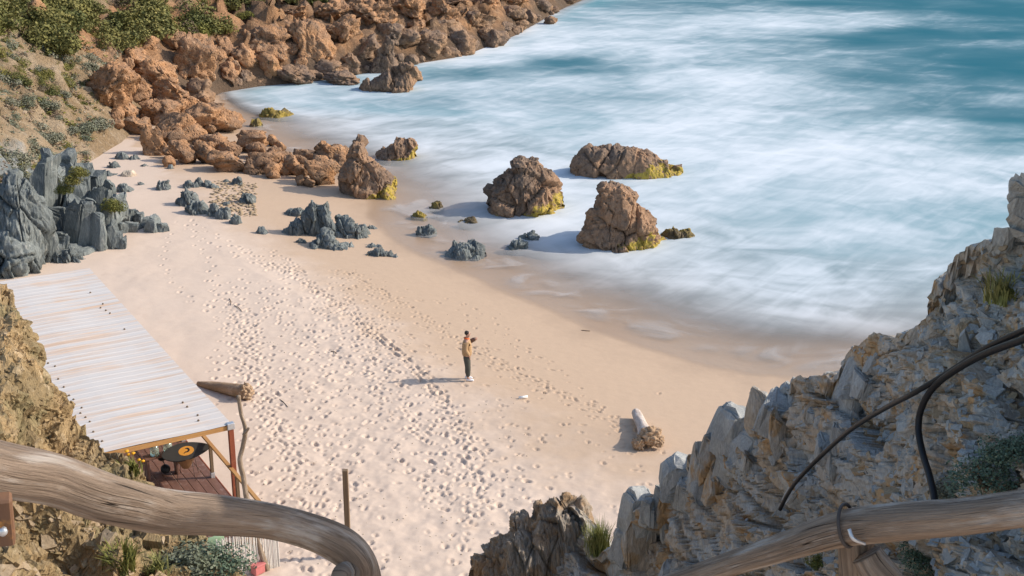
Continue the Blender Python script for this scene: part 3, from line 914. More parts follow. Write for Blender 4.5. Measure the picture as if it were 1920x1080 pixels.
crest_rock('sea_rock', [(1066, 312), (1078, 297), (1100, 280), (1125, 274), (1150, 270), (1175, 277), (1195, 282), (1212, 280), (1226, 290), (1240, 302), (1262, 304), (1280, 306), (1283, 322)], 334,
           'long low dark rock farthest out in the surf with a tapering tail', 'rock', M['sea_rock'], thick=0.5, seed=5, nu=190, nv=80, ground_z=SEA)
crest_rock('sea_rock', [(1236, 440), (1250, 428), (1268, 426), (1280, 432), (1292, 430), (1304, 442)], 448,
           'small yellowish rock beside the skirt of the pyramid shaped rock', 'rock', M['algae_rock'], seed=6, ground_z=SEA)
crest_rock('sea_rock', [(676, 165), (690, 150), (712, 142), (735, 132), (752, 122), (768, 118), (780, 126), (792, 146), (784, 160)], 173,
           'dark wedge of rock standing off the far shore boulders', 'rock', M['reef'], thick=0.7, seed=7, ground_z=SEA, nu=140)
crest_rock('sea_rock', [(482, 217), (492, 206), (510, 203), (530, 209), (550, 219)], 221, 'low olive brown rock awash near the boulder pile', 'rock', M['algae_rock'], seed=8, ground_z=SEA, nu=60, nv=40)
crest_rock('sea_rock', [(468, 235), (474, 223), (484, 222), (493, 234)], 237, 'tiny yellow brown rock awash inshore of the low olive one', 'rock', M['algae_rock'], seed=9, ground_z=SEA, nu=40, nv=30)
crest_rock('rock_slab', [(686, 136), (700, 112), (716, 84), (734, 62), (752, 57), (764, 70), (762, 92), (742, 120)], 137,
           'tilted dark rock slab leaning on the far shore', 'rock', M['reef'], thick=0.6, seed=10, ground_z=SEA, nu=140)
small = [('algae_rock', [(770, 404), (780, 396), (795, 398), (801, 406)], 408), ('algae_rock', [(806, 388), (815, 377), (826, 376), (833, 387)], 391), ('algae_rock', [(860, 417), (875, 410), (890, 409), (903, 416)], 420),
         ('schist', [(778, 437), (790, 424), (805, 421), (817, 428), (820, 438)], 441), ('schist', [(950, 465), (958, 449), (975, 446), (988, 455), (990, 464)], 468), ('schist', [(974, 448), (985, 436), (1000, 434), (1016, 446)], 451)]
for i, (m, cr, by) in enumerate(small):
    lab = 'small yellow algae covered stone in the shallows between the beach and the surf rocks' if m == 'algae_rock' else 'small dark schist stone in the swash between the beach and the surf rocks'
    crest_rock('shallow_stone', cr, by, lab, 'stone', M[m], 'yellow stones in the shallows' if m == 'algae_rock' else 'dark stones in the swash', seed=20 + i, nu=50, nv=36, ground_z=SEA, rough=0.2)
STR = [[1.5, 0, 0.35], [0, 1.1, 0], [-0.2, 0, 0.6]]
crest_rock('schist_rock', [(832, 468), (845, 461), (862, 456), (880, 455), (896, 458), (908, 468)], 482, 'low black streaked schist rock at the water edge', 'rock', M['schist'], seed=30, strata=STR, ground_z=-0.55)

# the blue-grey schist group in the middle of the beach
def schist(crest, by, label, seed, **kw):
    crest_rock('schist_rock', crest, by, label, 'rock', M[kw.pop('mat', 'schist')], None, seed=seed, strata=STR, rough=kw.pop('rough', 0.17), **kw)
schist([(558, 440), (566, 410), (574, 382), (584, 375), (600, 379), (613, 378), (618, 400), (628, 420), (636, 440)], 444, 'tall blue grey schist fin with a flat pale face on the sand', 31, thick=0.45, nu=130, nv=80, sharp=0.55)
schist([(530, 440), (540, 420), (556, 411), (568, 415), (574, 440)], 443, 'squat grey schist block leaning against the tall pale fin', 32, thick=0.9)
schist([(618, 440), (632, 408), (646, 404), (660, 412), (680, 425), (698, 446)], 447, 'sloping dark schist rock on the seaward side of the tall fin', 33, thick=0.6)
schist([(575, 466), (592, 445), (606, 436), (622, 440), (634, 452), (650, 458), (668, 467)], 468, 'rounded dark schist hump lying in front of the tall fin', 34, thick=0.6)
schist([(552, 455), (560, 447), (572, 448), (578, 456)], 458, 'small rounded schist stone at the landward end of the dark hump', 35)
schist([(527, 405), (540, 395), (556, 389), (570, 392), (576, 404)], 406, 'flat schist rock behind the tall fin', 36)
schist([(670, 463), (685, 459), (700, 457), (717, 464)], 466, 'thin flat schist reef poking out of the sand beside the hump', 37, nu=60, nv=36)
schist([(684, 470), (705, 468), (728, 473), (752, 481)], 483, 'long thin schist reef running toward the water', 38, nu=70, nv=36, thick=0.35)
schist([(684, 430), (692, 420), (702, 424), (710, 430)], 431, 'little schist stone beyond the sloping dark rock', 39, nu=40, nv=30)
schist([(480, 437), (486, 427), (496, 428), (506, 440)], 441, 'dark wedge of schist half sunk in sand inland of the tall fin', 40, nu=50, nv=36)
LS = 'blue grey schist stone scattered on the upper sand below the boulder pile'
for i, (x0, x1, top, by) in enumerate([(330, 372, 356, 386), (345, 392, 376, 404), (386, 412, 381, 408), (404, 434, 387, 412), (428, 454, 402, 422), (362, 384, 333, 350), (378, 398, 336, 352), (341, 372, 340, 354), (345, 366, 337, 350), (290, 322, 338, 358),
                                       (218, 252, 346, 362), (390, 412, 343, 354), (415, 432, 334, 344), (432, 456, 332, 348), (445, 480, 362, 384), (200, 226, 303, 316), (256, 272, 341, 349), (184, 220, 322, 332), (414, 436, 378, 388), (300, 320, 348, 358), (240, 262, 290, 300), (215, 240, 285, 300), (262, 280, 306, 314), (310, 326, 310, 318)]):
    m = (x0 + x1) / 2; r = rnd.uniform
    crest_rock('schist_stone', [(x0, by - 2), (x0 + (x1 - x0) * .25, top + r(0, 4)), (m + r(-4, 4), top), (x0 + (x1 - x0) * .8, top + r(2, 6)), (x1, by - 2)], by, LS, 'stone', M['schist'], 'schist stones on the upper sand', seed=50 + i, nu=50, nv=36, strata=STR, rough=0.22)
crest_rock('pale_stone', [(221, 330), (230, 322), (248, 319), (256, 326)], 332, 'smooth cream stone among schist on the upper sand', 'stone', M['pale_stone'], seed=77, nu=50, nv=36, rough=0.06)
crest_rock('white_stone', [(279, 407), (284, 402), (289, 404), (291, 408)], 409, 'small white stone on sand beside the dark schist outcrop', 'stone', M['white_plastic'], seed=78, nu=24, nv=18, rough=0.05)

# outcrop of upright schist blocks below the slope: one thing, each block a part
def block_np(seed, sx, sy, sz):
    v, f = ico(4)
    r = np.random.RandomState(seed)
    v = np.sign(v) * np.abs(v) ** 0.3                       # towards a box
    for k in range(7):
        n = r.normal(size=3); n[2] = abs(n[2]) * 0.8; n /= np.linalg.norm(n); h = r.uniform(0.6, 1.0)
        v = v - np.outer(np.maximum(v @ n - h, 0), n)
    q = v * np.array((3.0, 3.0, 0.5)) + seed
    v = v * (1 + 0.08 * fbm(q, 3) + 0.22 * facets(q * 0.7, 0.8))[:, None]
    return v * np.array((sx, sy, sz)) / 2, f
og = hit(170, 478)
outcrop = empty('schist_outcrop', tuple(og))
tag(outcrop, 'dark blue grey outcrop of upright split schist blocks at the foot of the scrub slope', 'rock')
blk = [(100, 400, 40, 95), (120, 360, 44, 70), (150, 395, 40, 70), (150, 350, 36, 40), (110, 450, 34, 60), (135, 465, 32, 80), (160, 468, 26, 78), (182, 470, 30, 62), (205, 466, 22, 50), (198, 440, 36, 60),
       (180, 400, 34, 50), (212, 415, 30, 46), (178, 360, 28, 36), (200, 375, 22, 34), (222, 400, 22, 30), (216, 467, 14, 26), (226, 466, 12, 22), (232, 415, 20, 28), (246, 412, 20, 22), (258, 418, 18, 18), (236, 434, 26, 18), (222, 440, 18, 18),
       (272, 424, 20, 18), (284, 432, 22, 28), (296, 434, 20, 18), (305, 432, 14, 14), (250, 430, 16, 12), (100, 480, 40, 40), (125, 484, 40, 20), (150, 487, 30, 18), (78, 430, 40, 120), (60, 470, 40, 70), (40, 490, 50, 60), (88, 350, 30, 60), (168, 430, 34, 50), (140, 425, 40, 50)]
for i, (cx, by, w, h) in enumerate(blk):
    p = at_y(cx, by, og[1] + (478 - by) * 0.045) if cx < 224 else hit(cx, by + 6)
    sc = scale_at(p)
    v, f = block_np(500 + i, w / sc * 1.25, w / sc * rnd.uniform(1.0, 1.7), h / sc * 1.25)
    me = mesh_np('schist_block', v, f, M['schist'], False)
    b = link('schist_block', me, outcrop, tuple(p - og + np.array((0, 0.5, h / sc * 0.5))))
    b.rotation_euler = (rnd.uniform(-.12, .12), rnd.uniform(0.05, .25), rnd.uniform(-.4, .4))

schist([(-60, 380), (-10, 350), (30, 335), (62, 345), (84, 375), (96, 430), (104, 490)], 505, 'big grey rock buttress under the scrub slope next to the dark outcrop', 41, thick=0.8, nu=200, nv=110, rough=0.2)
schist([(-80, 450), (-40, 420), (0, 415), (30, 430), (48, 460), (60, 495)], 515, 'lower grey rock shoulder where the slope meets the sand behind the shack', 42, thick=0.8, nu=120, nv=80, rough=0.3)
schist([(100, 492), (112, 474), (128, 466), (146, 474), (158, 490)], 493, 'low broken schist lump on sand in front of the dark outcrop', 43, nu=80, nv=50, rough=0.3)
# loose stones all over the slope
r_ = np.random.RandomState(8); V = []; Fc = []; v0, f0 = ico(1)
for k in range(2000):
    px, py = r_.uniform(-20, 250), r_.uniform(60, 400)
    if px > 245 - 0.35 * (py - 90): continue
    q = hit(px, py, 40, 140); s_ = r_.uniform(0.04, 0.13) * (1 if r_.rand() < .93 else 2.0)
    V.append((v0 + r_.normal(size=v0.shape) * 0.15) * np.array((s_, s_, s_ * .55)) + q); Fc.append(f0 + len(v0) * (len(V) - 1))
tag(link('slope_stones', mesh_np('slope_stones', np.vstack(V), np.vstack(Fc), M['tan_stone'], False)), 'loose pale stones strewn over the tan scrub slope', None, None, 'stuff')

crest_rock('schist_peak', [(886, 1050), (900, 1036), (944, 1010), (963, 978), (1000, 972), (1010, 952), (1040, 945), (1062, 934), (1084, 948), (1104, 972), (1112, 1030)], 1215,
           'jagged rusty peak of upright schist layers rising below the slate cliff', 'rock', M['schist_rust'], thick=0.7, seed=44, nu=260, nv=150, ground_z=4.6, strata=[[3.0, 0, 0.5], [0, 2.2, 0], [-0.15, 0, 0.7]], rough=0.14, freq=1.3, sharp=0.5)
# ------------------------------------------------------------------ the two near cliffs that frame the view
from mathutils.bvhtree import BVHTree

def cliff_sheet(name, pairs, back, mat, nu, nv, power, disp, label):
    """pairs: crest (px,py,distance) and foot (px,py,distance); rows run from the far back over the crest to the foot"""
    A = np.array([p[:3] for p in pairs], float); B = np.array([p[3:6] for p in pairs], float)
    L = np.concatenate([[0], np.cumsum(np.hypot(*np.diff(A[:, :2], axis=0).T))]); L /= L[-1]
    t = np.linspace(0, 1, nu)
    a = np.stack([np.interp(t, L, A[:, k]) for k in range(3)], 1); b = np.stack([np.interp(t, L, B[:, k]) for k in range(3)], 1)
    rows = []
    C = np.array([at_y(*q) for q in a])
    for off in back(a, C): rows.append(off)
    nb = len(rows)
    vs = np.linspace(0, 1, nv)
    for v in vs:
        m = a + (b - a) * v
        m[:, 2] = b[:, 2] + (a[:, 2] - b[:, 2]) * (1 - v) ** power
        rows.append(np.array([at_y(*q) for q in m]))
    V = np.stack(rows, 1)                                   # nu, rows, 3
    # refine the back rows
    N = np.cross(np.gradient(V, axis=1), np.gradient(V, axis=0)); N /= np.linalg.norm(N, axis=2)[..., None] + 1e-9
    k = 6                                                   # smooth the normals
    for _ in range(k):
        N[1:-1] = (N[:-2] + N[1:-1] + N[2:]) / 3; N[:, 1:-1] = (N[:, :-2] + N[:, 1:-1] + N[:, 2:]) / 3
    N /= np.linalg.norm(N, axis=2)[..., None] + 1e-9
    if (N[:, nb + nv // 3] @ (EYE - np.array((0, 8, 12)))).mean() < 0: N = -N
    P = V.reshape(-1, 3); d = disp(P)
    w = np.ones(nb + nv); w[:nb] = 0.65; w[nb:] = 1 - 0.35 * np.exp(-(np.arange(nv) / (0.05 * nv)) ** 2)
    d = d * np.tile(w, nu)
    P = P + N.reshape(-1, 3) * d[:, None]
    f = grid_faces(nu, nb + nv)
    me = mesh_np(name, P, f, mat, False)
    o = link(name, me)
    tag(o, label, None, None, 'structure')
    tree = BVHTree.FromPolygons([tuple(x) for x in P], [tuple(x) for x in f])
    return o, tree

def cast(tree, px, py, lift=0.0):
    d = Vector(ray(px, py)).normalized()
    h = tree.ray_cast(Vector(EYE), d)
    if h[0] is None: return None
    n = h[1] if h[1].dot(d) < 0 else -h[1]
    return h[0] - d * lift, n

right_pairs = [(840, 1170, 20.4, 840, 1300, 19.2), (885, 1082, 20.2, 880, 1300, 18.8), (889, 1040, 20.1, 890, 1300, 18.6), (900, 1032, 20.1, 905, 1300, 18.5), (945, 1010, 20, 940, 1300, 18), (963, 990, 19.9, 955, 1300, 17.8), (1003, 975, 19.7, 985, 1300, 17.3),
               (1008, 958, 19.7, 990, 1300, 17.2), (1040, 950, 19.6, 1010, 1300, 17), (1064, 936, 19.5, 1030, 1300, 16.8), (1085, 950, 19.3, 1050, 1300, 16.5), (1106, 972, 19.1, 1070, 1300, 16.2), (1112, 1024, 18.6, 1085, 1300, 16),
               (1142, 1018, 18, 1110, 1300, 15.6), (1165, 985, 17.6, 1140, 1300, 15), (1200, 948, 17.2, 1180, 1300, 14.3), (1245, 908, 16.6, 1220, 1300, 13.6), (1262, 888, 16.4, 1235, 1300, 13.4), (1268, 848, 16.2, 1245, 1300, 13.2),
               (1315, 834, 15.8, 1290, 1300, 12.5), (1370, 810, 15, 1340, 1300, 11.6), (1385, 782, 14.9, 1350, 1300, 11.4), (1440, 754, 14.2, 1400, 1300, 10.6), (1460, 728, 13.9, 1420, 1300, 10.2), (1500, 702, 13.2, 1460, 1300, 9.5),
               (1535, 692, 12.8, 1500, 1300, 9), (1580, 660, 12.2, 1550, 1300, 8.3), (1650, 624, 11.3, 1640, 1300, 7.2), (1712, 594, 10.5, 1720, 1300, 6.4), (1722, 545, 10.4, 1730, 1300, 6.3), (1724, 505, 10.3, 1740, 1300, 6.2),
               (1800, 454, 9.7, 1830, 1300, 5.6), (1880, 410, 9.1, 1900, 1300, 5.2), (1888, 335, 9, 1930, 1300, 5.1), (1925, 294, 8.8, 1960, 1300, 5), (2050, 215, 8.3, 2080, 1300, 4.6), (2300, 60, 7.6, 2300, 1300, 4.2),
               (2550, -150, 6.3, 2600, 1300, 3.9), (2650, -505, 5.2, 2850, 1300, 3.6), (3000, -790, 4.4, 3100, 1300, 3.3), (3900, -1080, 3.4, 3600, 1300, 3.0)]
def right_back(a, C):
    w = smooth(1950, 2300, a[:, 0])[:, None]
    z = C[:, 2:3]
    low = np.hstack([C[:, :2] + (2.6, 5.0), np.minimum(z - 9, -0.8)])
    r3 = low * (1 - w) + (C + (9, 5, -12)) * w
    r2 = (C + (1.2, 2.2, -3.6)) * (1 - w) + (C + (4.5, 1.2, 0.1)) * w
    r1 = (C + (0.35, 0.6, -0.7)) * (1 - w) + (C + (1.2, 0.3, 0.25)) * w
    out = []
    pts = [r3, r2, r1, C]
    for p, q, n in ((pts[0], pts[1], 14), (pts[1], pts[2], 12), (pts[2], pts[3], 7)):
        for k in range(n): out.append(p + (q - p) * k / n)
    return out
def slate_disp(P):
    lean = np.array([[1.0, 0.15, 0.28], [-0.1, 1.0, 0.1], [-0.22, 0, 1.0]])
    Q = P @ lean.T
    b1 = facets(Q * np.array((1.8, 0.35, 0.6)), 0.8, 0.05)
    b2 = facets(Q * np.array((4.6, 0.9, 1.5)) + 31, 0.9, 0.06)
    b3 = facets(Q * np.array((3.0, 2.0, 8.0)) + 77, 0.8, 0.08)
    b4 = facets(Q * np.array((11.0, 2.5, 4.5)) + 55, 0.8, 0.08)
    top = smooth(11.5, 14.0, P[:, 2])                      # loose flat rubble higher up
    d = 0.36 * b1 + 0.17 * b2 * (1 - 0.4 * top) + 0.10 * top * b3 + 0.07 * b4
    return d + 0.10 * fbm(P * 0.9, 3) + 0.015 * fbm(P * 8, 3, 0.6) - 0.10
right_cliff, right_tree = cliff_sheet('slate_cliff', right_pairs, right_back, M['slate'], 740, 290, 0.62, slate_disp, 'shaded slate cliff on the seaward side of the gully')

left_pairs = [(-900, 150, 14, -900, 1350, 6), (-500, 300, 12.6, -600, 1350, 5), (-200, 410, 11.6, -420, 1350, 5), (-60, 478, 11, -300, 1350, 4.8), (0, 520, 10.8, -200, 1350, 4.8), (28, 548, 10.6, -100, 1350, 5), (56, 622, 10.3, 0, 1350, 5.2),
              (72, 690, 10, 60, 1350, 5.4), (120, 764, 9.7, 120, 1350, 5.6), (165, 808, 9.4, 180, 1350, 5.9), (212, 850, 9.1, 240, 1350, 6.1), (245, 882, 8.9, 300, 1350, 6.3), (300, 938, 8.7, 350, 1350, 6.5), (350, 988, 8.5, 400, 1350, 6.7),
              (400, 1032, 8.3, 440, 1350, 6.9), (440, 1085, 8.1, 470, 1350, 7.1), (470, 1150, 8, 500, 1350, 7.3)]
def left_back(a, C):
    z = C[:, 2:3]
    r3 = np.hstack([C[:, :2] + (-1.0, 5.0), np.minimum(z - 10, -0.5)]); r2 = C + (-0.4, 1.6, -3.5); r1 = C + (-0.2, 0.45, -0.8)
    out = []
    for p, q, n in ((r3, r2, 10), (r2, r1, 10), (r1, C, 6)):
        for k in range(n): out.append(p + (q - p) * k / n)
    return out
def left_disp(P):
    Q = P @ np.array([[0.9, 0.2, 0.4], [-0.2, 1, 0], [-0.4, 0, 0.9]]).T
    return 0.22 * facets(Q * np.array((1.6, 1.1, 1.8)), 0.8) + 0.11 * facets(Q * np.array((8.0, 2.4, 3.0)) + 11, 0.8) + 0.05 * facets(Q * np.array((18.0, 6, 7)) + 21, 0.8) + 0.10 * fbm(P * 1.1, 3) + 0.012 * fbm(P * 10, 3, 0.65)
left_cliff, left_tree = cliff_sheet('shale_bank', left_pairs, left_back, M['ochre'], 420, 260, 1.5, left_disp, 'sunlit ochre shale bank beside the path')

# loose plates of slate lying on both banks
def shard_me(seed, mat):
    r = np.random.RandomState(seed)
    n = r.randint(5, 8)
    a = np.sort(r.uniform(0, 2 * math.pi, n)); rad = r.uniform(0.6, 1.0, n)
    x, y = rad * np.cos(a) * r.uniform(0.7, 1.0), rad * np.sin(a) * r.uniform(0.45, 0.8)
    th = r.uniform(0.10, 0.2)
    bm = bmesh.new()
    top = [bm.verts.new((x[i] * 0.93, y[i] * 0.93, th + r.uniform(-.05, .05))) for i in range(n)]
    bot = [bm.verts.new((x[i], y[i], -th)) for i in range(n)]
    bm.faces.new(top); bm.faces.new(bot[::-1])
    for i in range(n): bm.faces.new((bot[i], bot[(i + 1) % n], top[(i + 1) % n], top[i]))
    return bm_mesh('slate_plate', bm, mat)
shards = {m: [shard_me(i + 40 * k, M[m]) for i in range(8)] for k, m in enumerate(('slate_blue', 'slate_tan', 'ochre'))}

BED = {0: Vector((-0.45, -0.25, 0.86)), 1: Vector((0.55, -0.2, 0.8))}
def scatter_plates(tree, owner, region, n, mats, smin, smax, seed, steep=0.35, accept=None, bed=0):
    r = random.Random(seed); made = 0; tries = 0
    while made < n and tries < n * 8:
        tries += 1
        px = r.uniform(region[0], region[2]); py = r.uniform(region[1], region[3])
        if accept and not accept(px, py): continue
        h = cast(tree, px, py)
        if h is None: continue
        p, nn = h
        o = bpy.data.objects.new('slate_plate', r.choice(shards[r.choice(mats)]))
        COL.objects.link(o); o.parent = owner
        s = r.uniform(smin, smax) * (1.0 if r.random() < 0.85 else 1.7)
        axis = (nn.normalized() * 0.45 + BED[bed] * 0.55 + Vector((r.uniform(-1, 1), r.uniform(-1, 1), r.uniform(-1, 1))) * steep).normalized()
        q = axis.to_track_quat('Z', 'Y') @ Matrix.Rotation(r.uniform(0, 6.28), 3, 'Z').to_quaternion()
        o.matrix_local = Matrix.LocRotScale(p - nn * s * 0.08, q, Vector((s, s, s * r.uniform(0.5, 1.2))))
        made += 1
scatter_plates(right_tree, right_cliff, (1330, 430, 1920, 1080), 190, ('slate_blue', 'slate_blue', 'slate_blue', 'slate_tan'), 0.05, 0.13, 5, 0.22)
scatter_plates(left_tree, left_cliff, (-40, 940, 440, 1085), 170, ('ochre', 'ochre', 'slate_tan'), 0.04, 0.10, 6, 0.25, None, 1)
# the hundreds of smaller chips, joined
def chips(name, tree, owner, region, n, mat, smin, smax, seed, bed=0):
    r = np.random.RandomState(seed); V = []; Fc = []
    base = np.array([(-1, -.6, -.15), (1, -.5, -.15), (.8, .6, -.15), (-.7, .55, -.15), (-.8, -.5, .15), (.85, -.4, .18), (.7, .45, .15), (-.6, .45, .12)])
    fq = np.array([(0, 3, 2, 1), (4, 5, 6, 7), (0, 1, 5, 4), (1, 2, 6, 5), (2, 3, 7, 6), (3, 0, 4, 7)])
    k = 0
    for _ in range(n):
        h = cast(tree, r.uniform(region[0], region[2]), r.uniform(region[1], region[3]))
        if h is None: continue
        p, nn = h
        axis = (nn.normalized() * 0.5 + BED[bed] * 0.5 + Vector(r.normal(size=3) * 0.25)).normalized()
        q = (axis.to_track_quat('Z', 'Y') @ Matrix.Rotation(r.uniform(0, 6.28), 3, 'Z').to_quaternion()).to_matrix()
        s = r.uniform(smin, smax)
        V.append((base * s * r.uniform(0.7, 1.3, 3)) @ np.array(q).T + np.array(p - nn * s * 0.1)); Fc.append(fq + 8 * k); k += 1
    me = mesh_np(name, np.vstack(V), np.vstack(Fc), mat, False)
    o = link(name, me, owner); tag(o, None, None, None, 'stuff'); return o
chips('slate_chips', right_tree, right_cliff, (1380, 400, 1925, 1085), 900, M['slate_blue'], 0.02, 0.05, 3)
chips('tan_chips', right_tree, right_cliff, (1300, 450, 1925, 1085), 600, M['slate_tan'], 0.02, 0.045, 4)
chips('shale_chips', left_tree, left_cliff, (-20, 500, 450, 1085), 3000, M['ochre'], 0.012, 0.035, 5, 1)

# big upright slate blocks standing out of the lower cliff
def slate_block_me(seed):
    v, f = ico(4)
    r = np.random.RandomState(seed)
    v = np.sign(v) * np.abs(v) ** 0.28
    for k in range(9):
        n = r.normal(size=3); n /= np.linalg.norm(n)
        v = v - np.outer(np.maximum(v @ n - r.uniform(0.62, 1.05), 0), n)
    v = v * (1 + 0.16 * facets(v * np.array((2.2, 2.2, 0.7)) + seed, 0.8) + 0.05 * facets(v * np.array((6, 6, 1.6)) + seed, 0.8))[:, None]
    return mesh_np('slate_block', v * 0.5, f, M['slate_blue'] if seed % 4 else M['slate'], False)
blocks = [slate_block_me(40 + i) for i in range(9)]
rb = random.Random(4)
crest_x = [p[0] for p in right_pairs[12:30]]; crest_y = [p[1] for p in right_pairs[12:30]]
for i in range(58):
    px = rb.uniform(1130, 1640); top = np.interp(px, crest_x, crest_y)
    py = top + 12 + abs(rb.gauss(0, 1)) * 90
    h = cast(right_tree, px, py)
    if h is None: continue
    sc = scale_at(h[0]); w = rb.uniform(34, 84) / sc * (0.8 if px > 1450 else 1.0)
    o = bpy.data.objects.new('slate_block', rb.choice(blocks)); COL.objects.link(o); o.parent = right_cliff
    o.matrix_local = Matrix.LocRotScale(h[0] - h[1] * w * 0.22, Matrix.Rotation(rb.uniform(-.25, .25), 3, 'X').to_quaternion() @ Matrix.Rotation(rb.uniform(0.0, .35), 3, 'Y').to_quaternion() @ Matrix.Rotation(rb.uniform(-.5, .5), 3, 'Z').to_quaternion(), Vector((w * 0.8, w, w * rb.uniform(1.1, 2.0))))
# ------------------------------------------------------------------ beach shack
GZ = 0.35                                            # sand level under the shack
ROOF = 3.25
NR = at_z(430, 796, ROOF); FR = at_z(164, 503, ROOF)
Ld = FR - NR; RL = float(np.linalg.norm(Ld)); Ld /= RL
rz = math.atan2(Ld[1], Ld[0]) - math.pi / 2
shack = empty('beach_shack', (NR[0], NR[1], GZ), rz)
tag(shack, 'open beach shack with a long white corrugated roof, red post and timber deck', 'shack')
RW = 4.7
H = ROOF - GZ; DECK = 0.72
def to_world(x, y, z):
    c, s = math.cos(rz), math.sin(rz)
    return np.array((NR[0] + c * x - s * y, NR[1] + s * x + c * y, GZ + z))
def to_local(p):
    c, s = math.cos(rz), math.sin(rz); d = np.asarray(p) - np.array((NR[0], NR[1], GZ))
    return np.array((c * d[0] + s * d[1], -s * d[0] + c * d[1], d[2]))
# roof sheets, ribs across the shack
pitch = 0.33; per = 3; ns = int(round(RL / (pitch * per)))
pitch = RL / ns / per
prof = []
for k in range(per):
    y = k * pitch
    prof += [(y, 0), (y + pitch * 0.62, 0), (y + pitch * 0.72, 0.010), (y + pitch * 0.88, 0.010), (y + pitch * 0.985, 0)]
prof.append((per * pitch + 0.05, -0.012))
prof = np.array(prof); xs_ = np.linspace(-RW, 0.06, 9)
bm = bmesh.new(); bmesh.ops.create_cone(bm, cap_ends=True, segments=6, radius1=0.034, radius2=0.022, depth=0.03)
screw_me = bm_mesh('roof_screw', bm, M['old_post'])
for s in range(ns):
    V = np.array([(x, s * per * pitch + y - 0.02, z + 0.012 * math.sin(x * 2.1) + 0.004 * math.sin(0.9 * (s * per * pitch + y))) for y, z in prof for x in xs_])
    me = mesh_np('roof_sheet', V, grid_faces(len(prof), len(xs_)), M['roof'], False)
    o = link('roof_sheet', me, shack, (0, 0, H))
    for x in (-0.55, -3.0):
        for k in range(per):
            if rnd.random() < (0.2 if x > -1 else 0.7): link('roof_screw', screw_me, o, (x + rnd.uniform(-.08, .08), (s * per + k + 0.8) * pitch, 0.028))
def bar(name, a, b, w, h, mat, bevel=0.006):
    d = Vector(b) - Vector(a)
    o = link(name, bm_mesh(name, box_bm(w, h, d.length, bevel), mat), shack)
    z = d.normalized(); x = Vector((0, 0, 1)).cross(z)
    x = Vector((1, 0, 0)) if x.length < 1e-3 else x.normalized()
    m = Matrix((x, z.cross(x), z)).transposed().to_4x4(); m.translation = (Vector(a) + Vector(b)) / 2
    o.matrix_local = m
    return o
bar('front_beam', (-RW, 0.02, H - 0.085), (-0.06, 0.02, H - 0.085), 0.06, 0.13, M['beam'])
bar('side_beam', (-0.03, 0.12, H - 0.1), (-0.03, RL, H - 0.1), 0.06, 0.14, M['beam'])
bar('side_beam', (-RW + .05, 0.12, H - 0.1), (-RW + .05, RL, H - 0.1), 0.06, 0.14, M['beam'])
for y in np.arange(1.6, RL, 1.6): bar('rafter', (-RW + .1, y, H - 0.07), (-0.08, y, H - 0.07), 0.06, 0.1, M['beam'])
post = bar('corner_post', (0.03, 0.02, -0.4), (0.03, 0.02, H - 0.13), 0.13, 0.11, M['post_red'])
capo = link('post_cap', bm_mesh('post_cap', box_bm(0.19, 0.15, 0.17, 0.01), M['steel']), shack, (0.03, 0.02, H - 0.05))
for y in (4.9, 9.8, RL - 0.1): bar('roof_post', (-0.03, y, -0.4), (-0.03, y, H - 0.17), 0.11, 0.11, M['post_red'])
for y in (0.05, 4.9, 9.8, RL - 0.1): bar('roof_post', (-RW + 0.05, y, -0.4), (-RW + 0.05, y, H - 0.17), 0.11, 0.11, M['post_red'])
# deck of separate planks along the shack
npl = 20; pw = (RW + 0.0) / npl
pm = [bm_mesh('plank', box_bm(pw - 0.014, L, 0.035, 0.004), M['plank']) for L in (4.4, 5.6)]
for i in range(npl):
    x = -RW + (i + 0.5) * pw
    y = -1.9; k = i % 2
    while y < RL - 0.5:
        L = (4.4, 5.6)[k]
        o = link('plank', pm[k], shack, (x, y + L / 2, DECK + rnd.uniform(-.004, .004)))
        y += L + 0.012; k = 1 - k
bar('deck_edge', (0.02, -1.95, DECK - 0.06), (0.02, RL, DECK - 0.06), 0.035, 0.16, M['post_red'])
bar('deck_edge', (-RW, -1.96, DECK - 0.08), (0.0, -1.96, DECK - 0.08), 0.04, 0.18, M['beam'])
for y in (-1.7, 1.6, 4.9, 8.2, 11.5):
    for x in (-RW + .2, -2.4, -0.15): bar('deck_leg', (x, y, -0.4), (x, y, DECK - 0.03), 0.12, 0.12, M['old_post'])
# railing on the sea side
RT = DECK + 0.98
rp = to_local(at_z(390, 898, GZ + DECK))
for y in (rp[1], rp[1] - 2.1, rp[1] + 2.6, rp[1] + 5.2):
    bar('rail_post', (-0.06, y, DECK + 0.16), (-0.06, y, RT - 0.03), 0.085, 0.085, M['old_post'])
    f = link('post_shoe', bm_mesh('post_shoe', box_bm(0.11, 0.11, 0.15, 0.005), M['steel']), shack, (-0.06, y, DECK + 0.09))
bar('hand_rail', (-0.05, -2.2, RT), (-0.05, rp[1] + 5.4, RT), 0.10, 0.055, M['branch' if False else 'beam'])
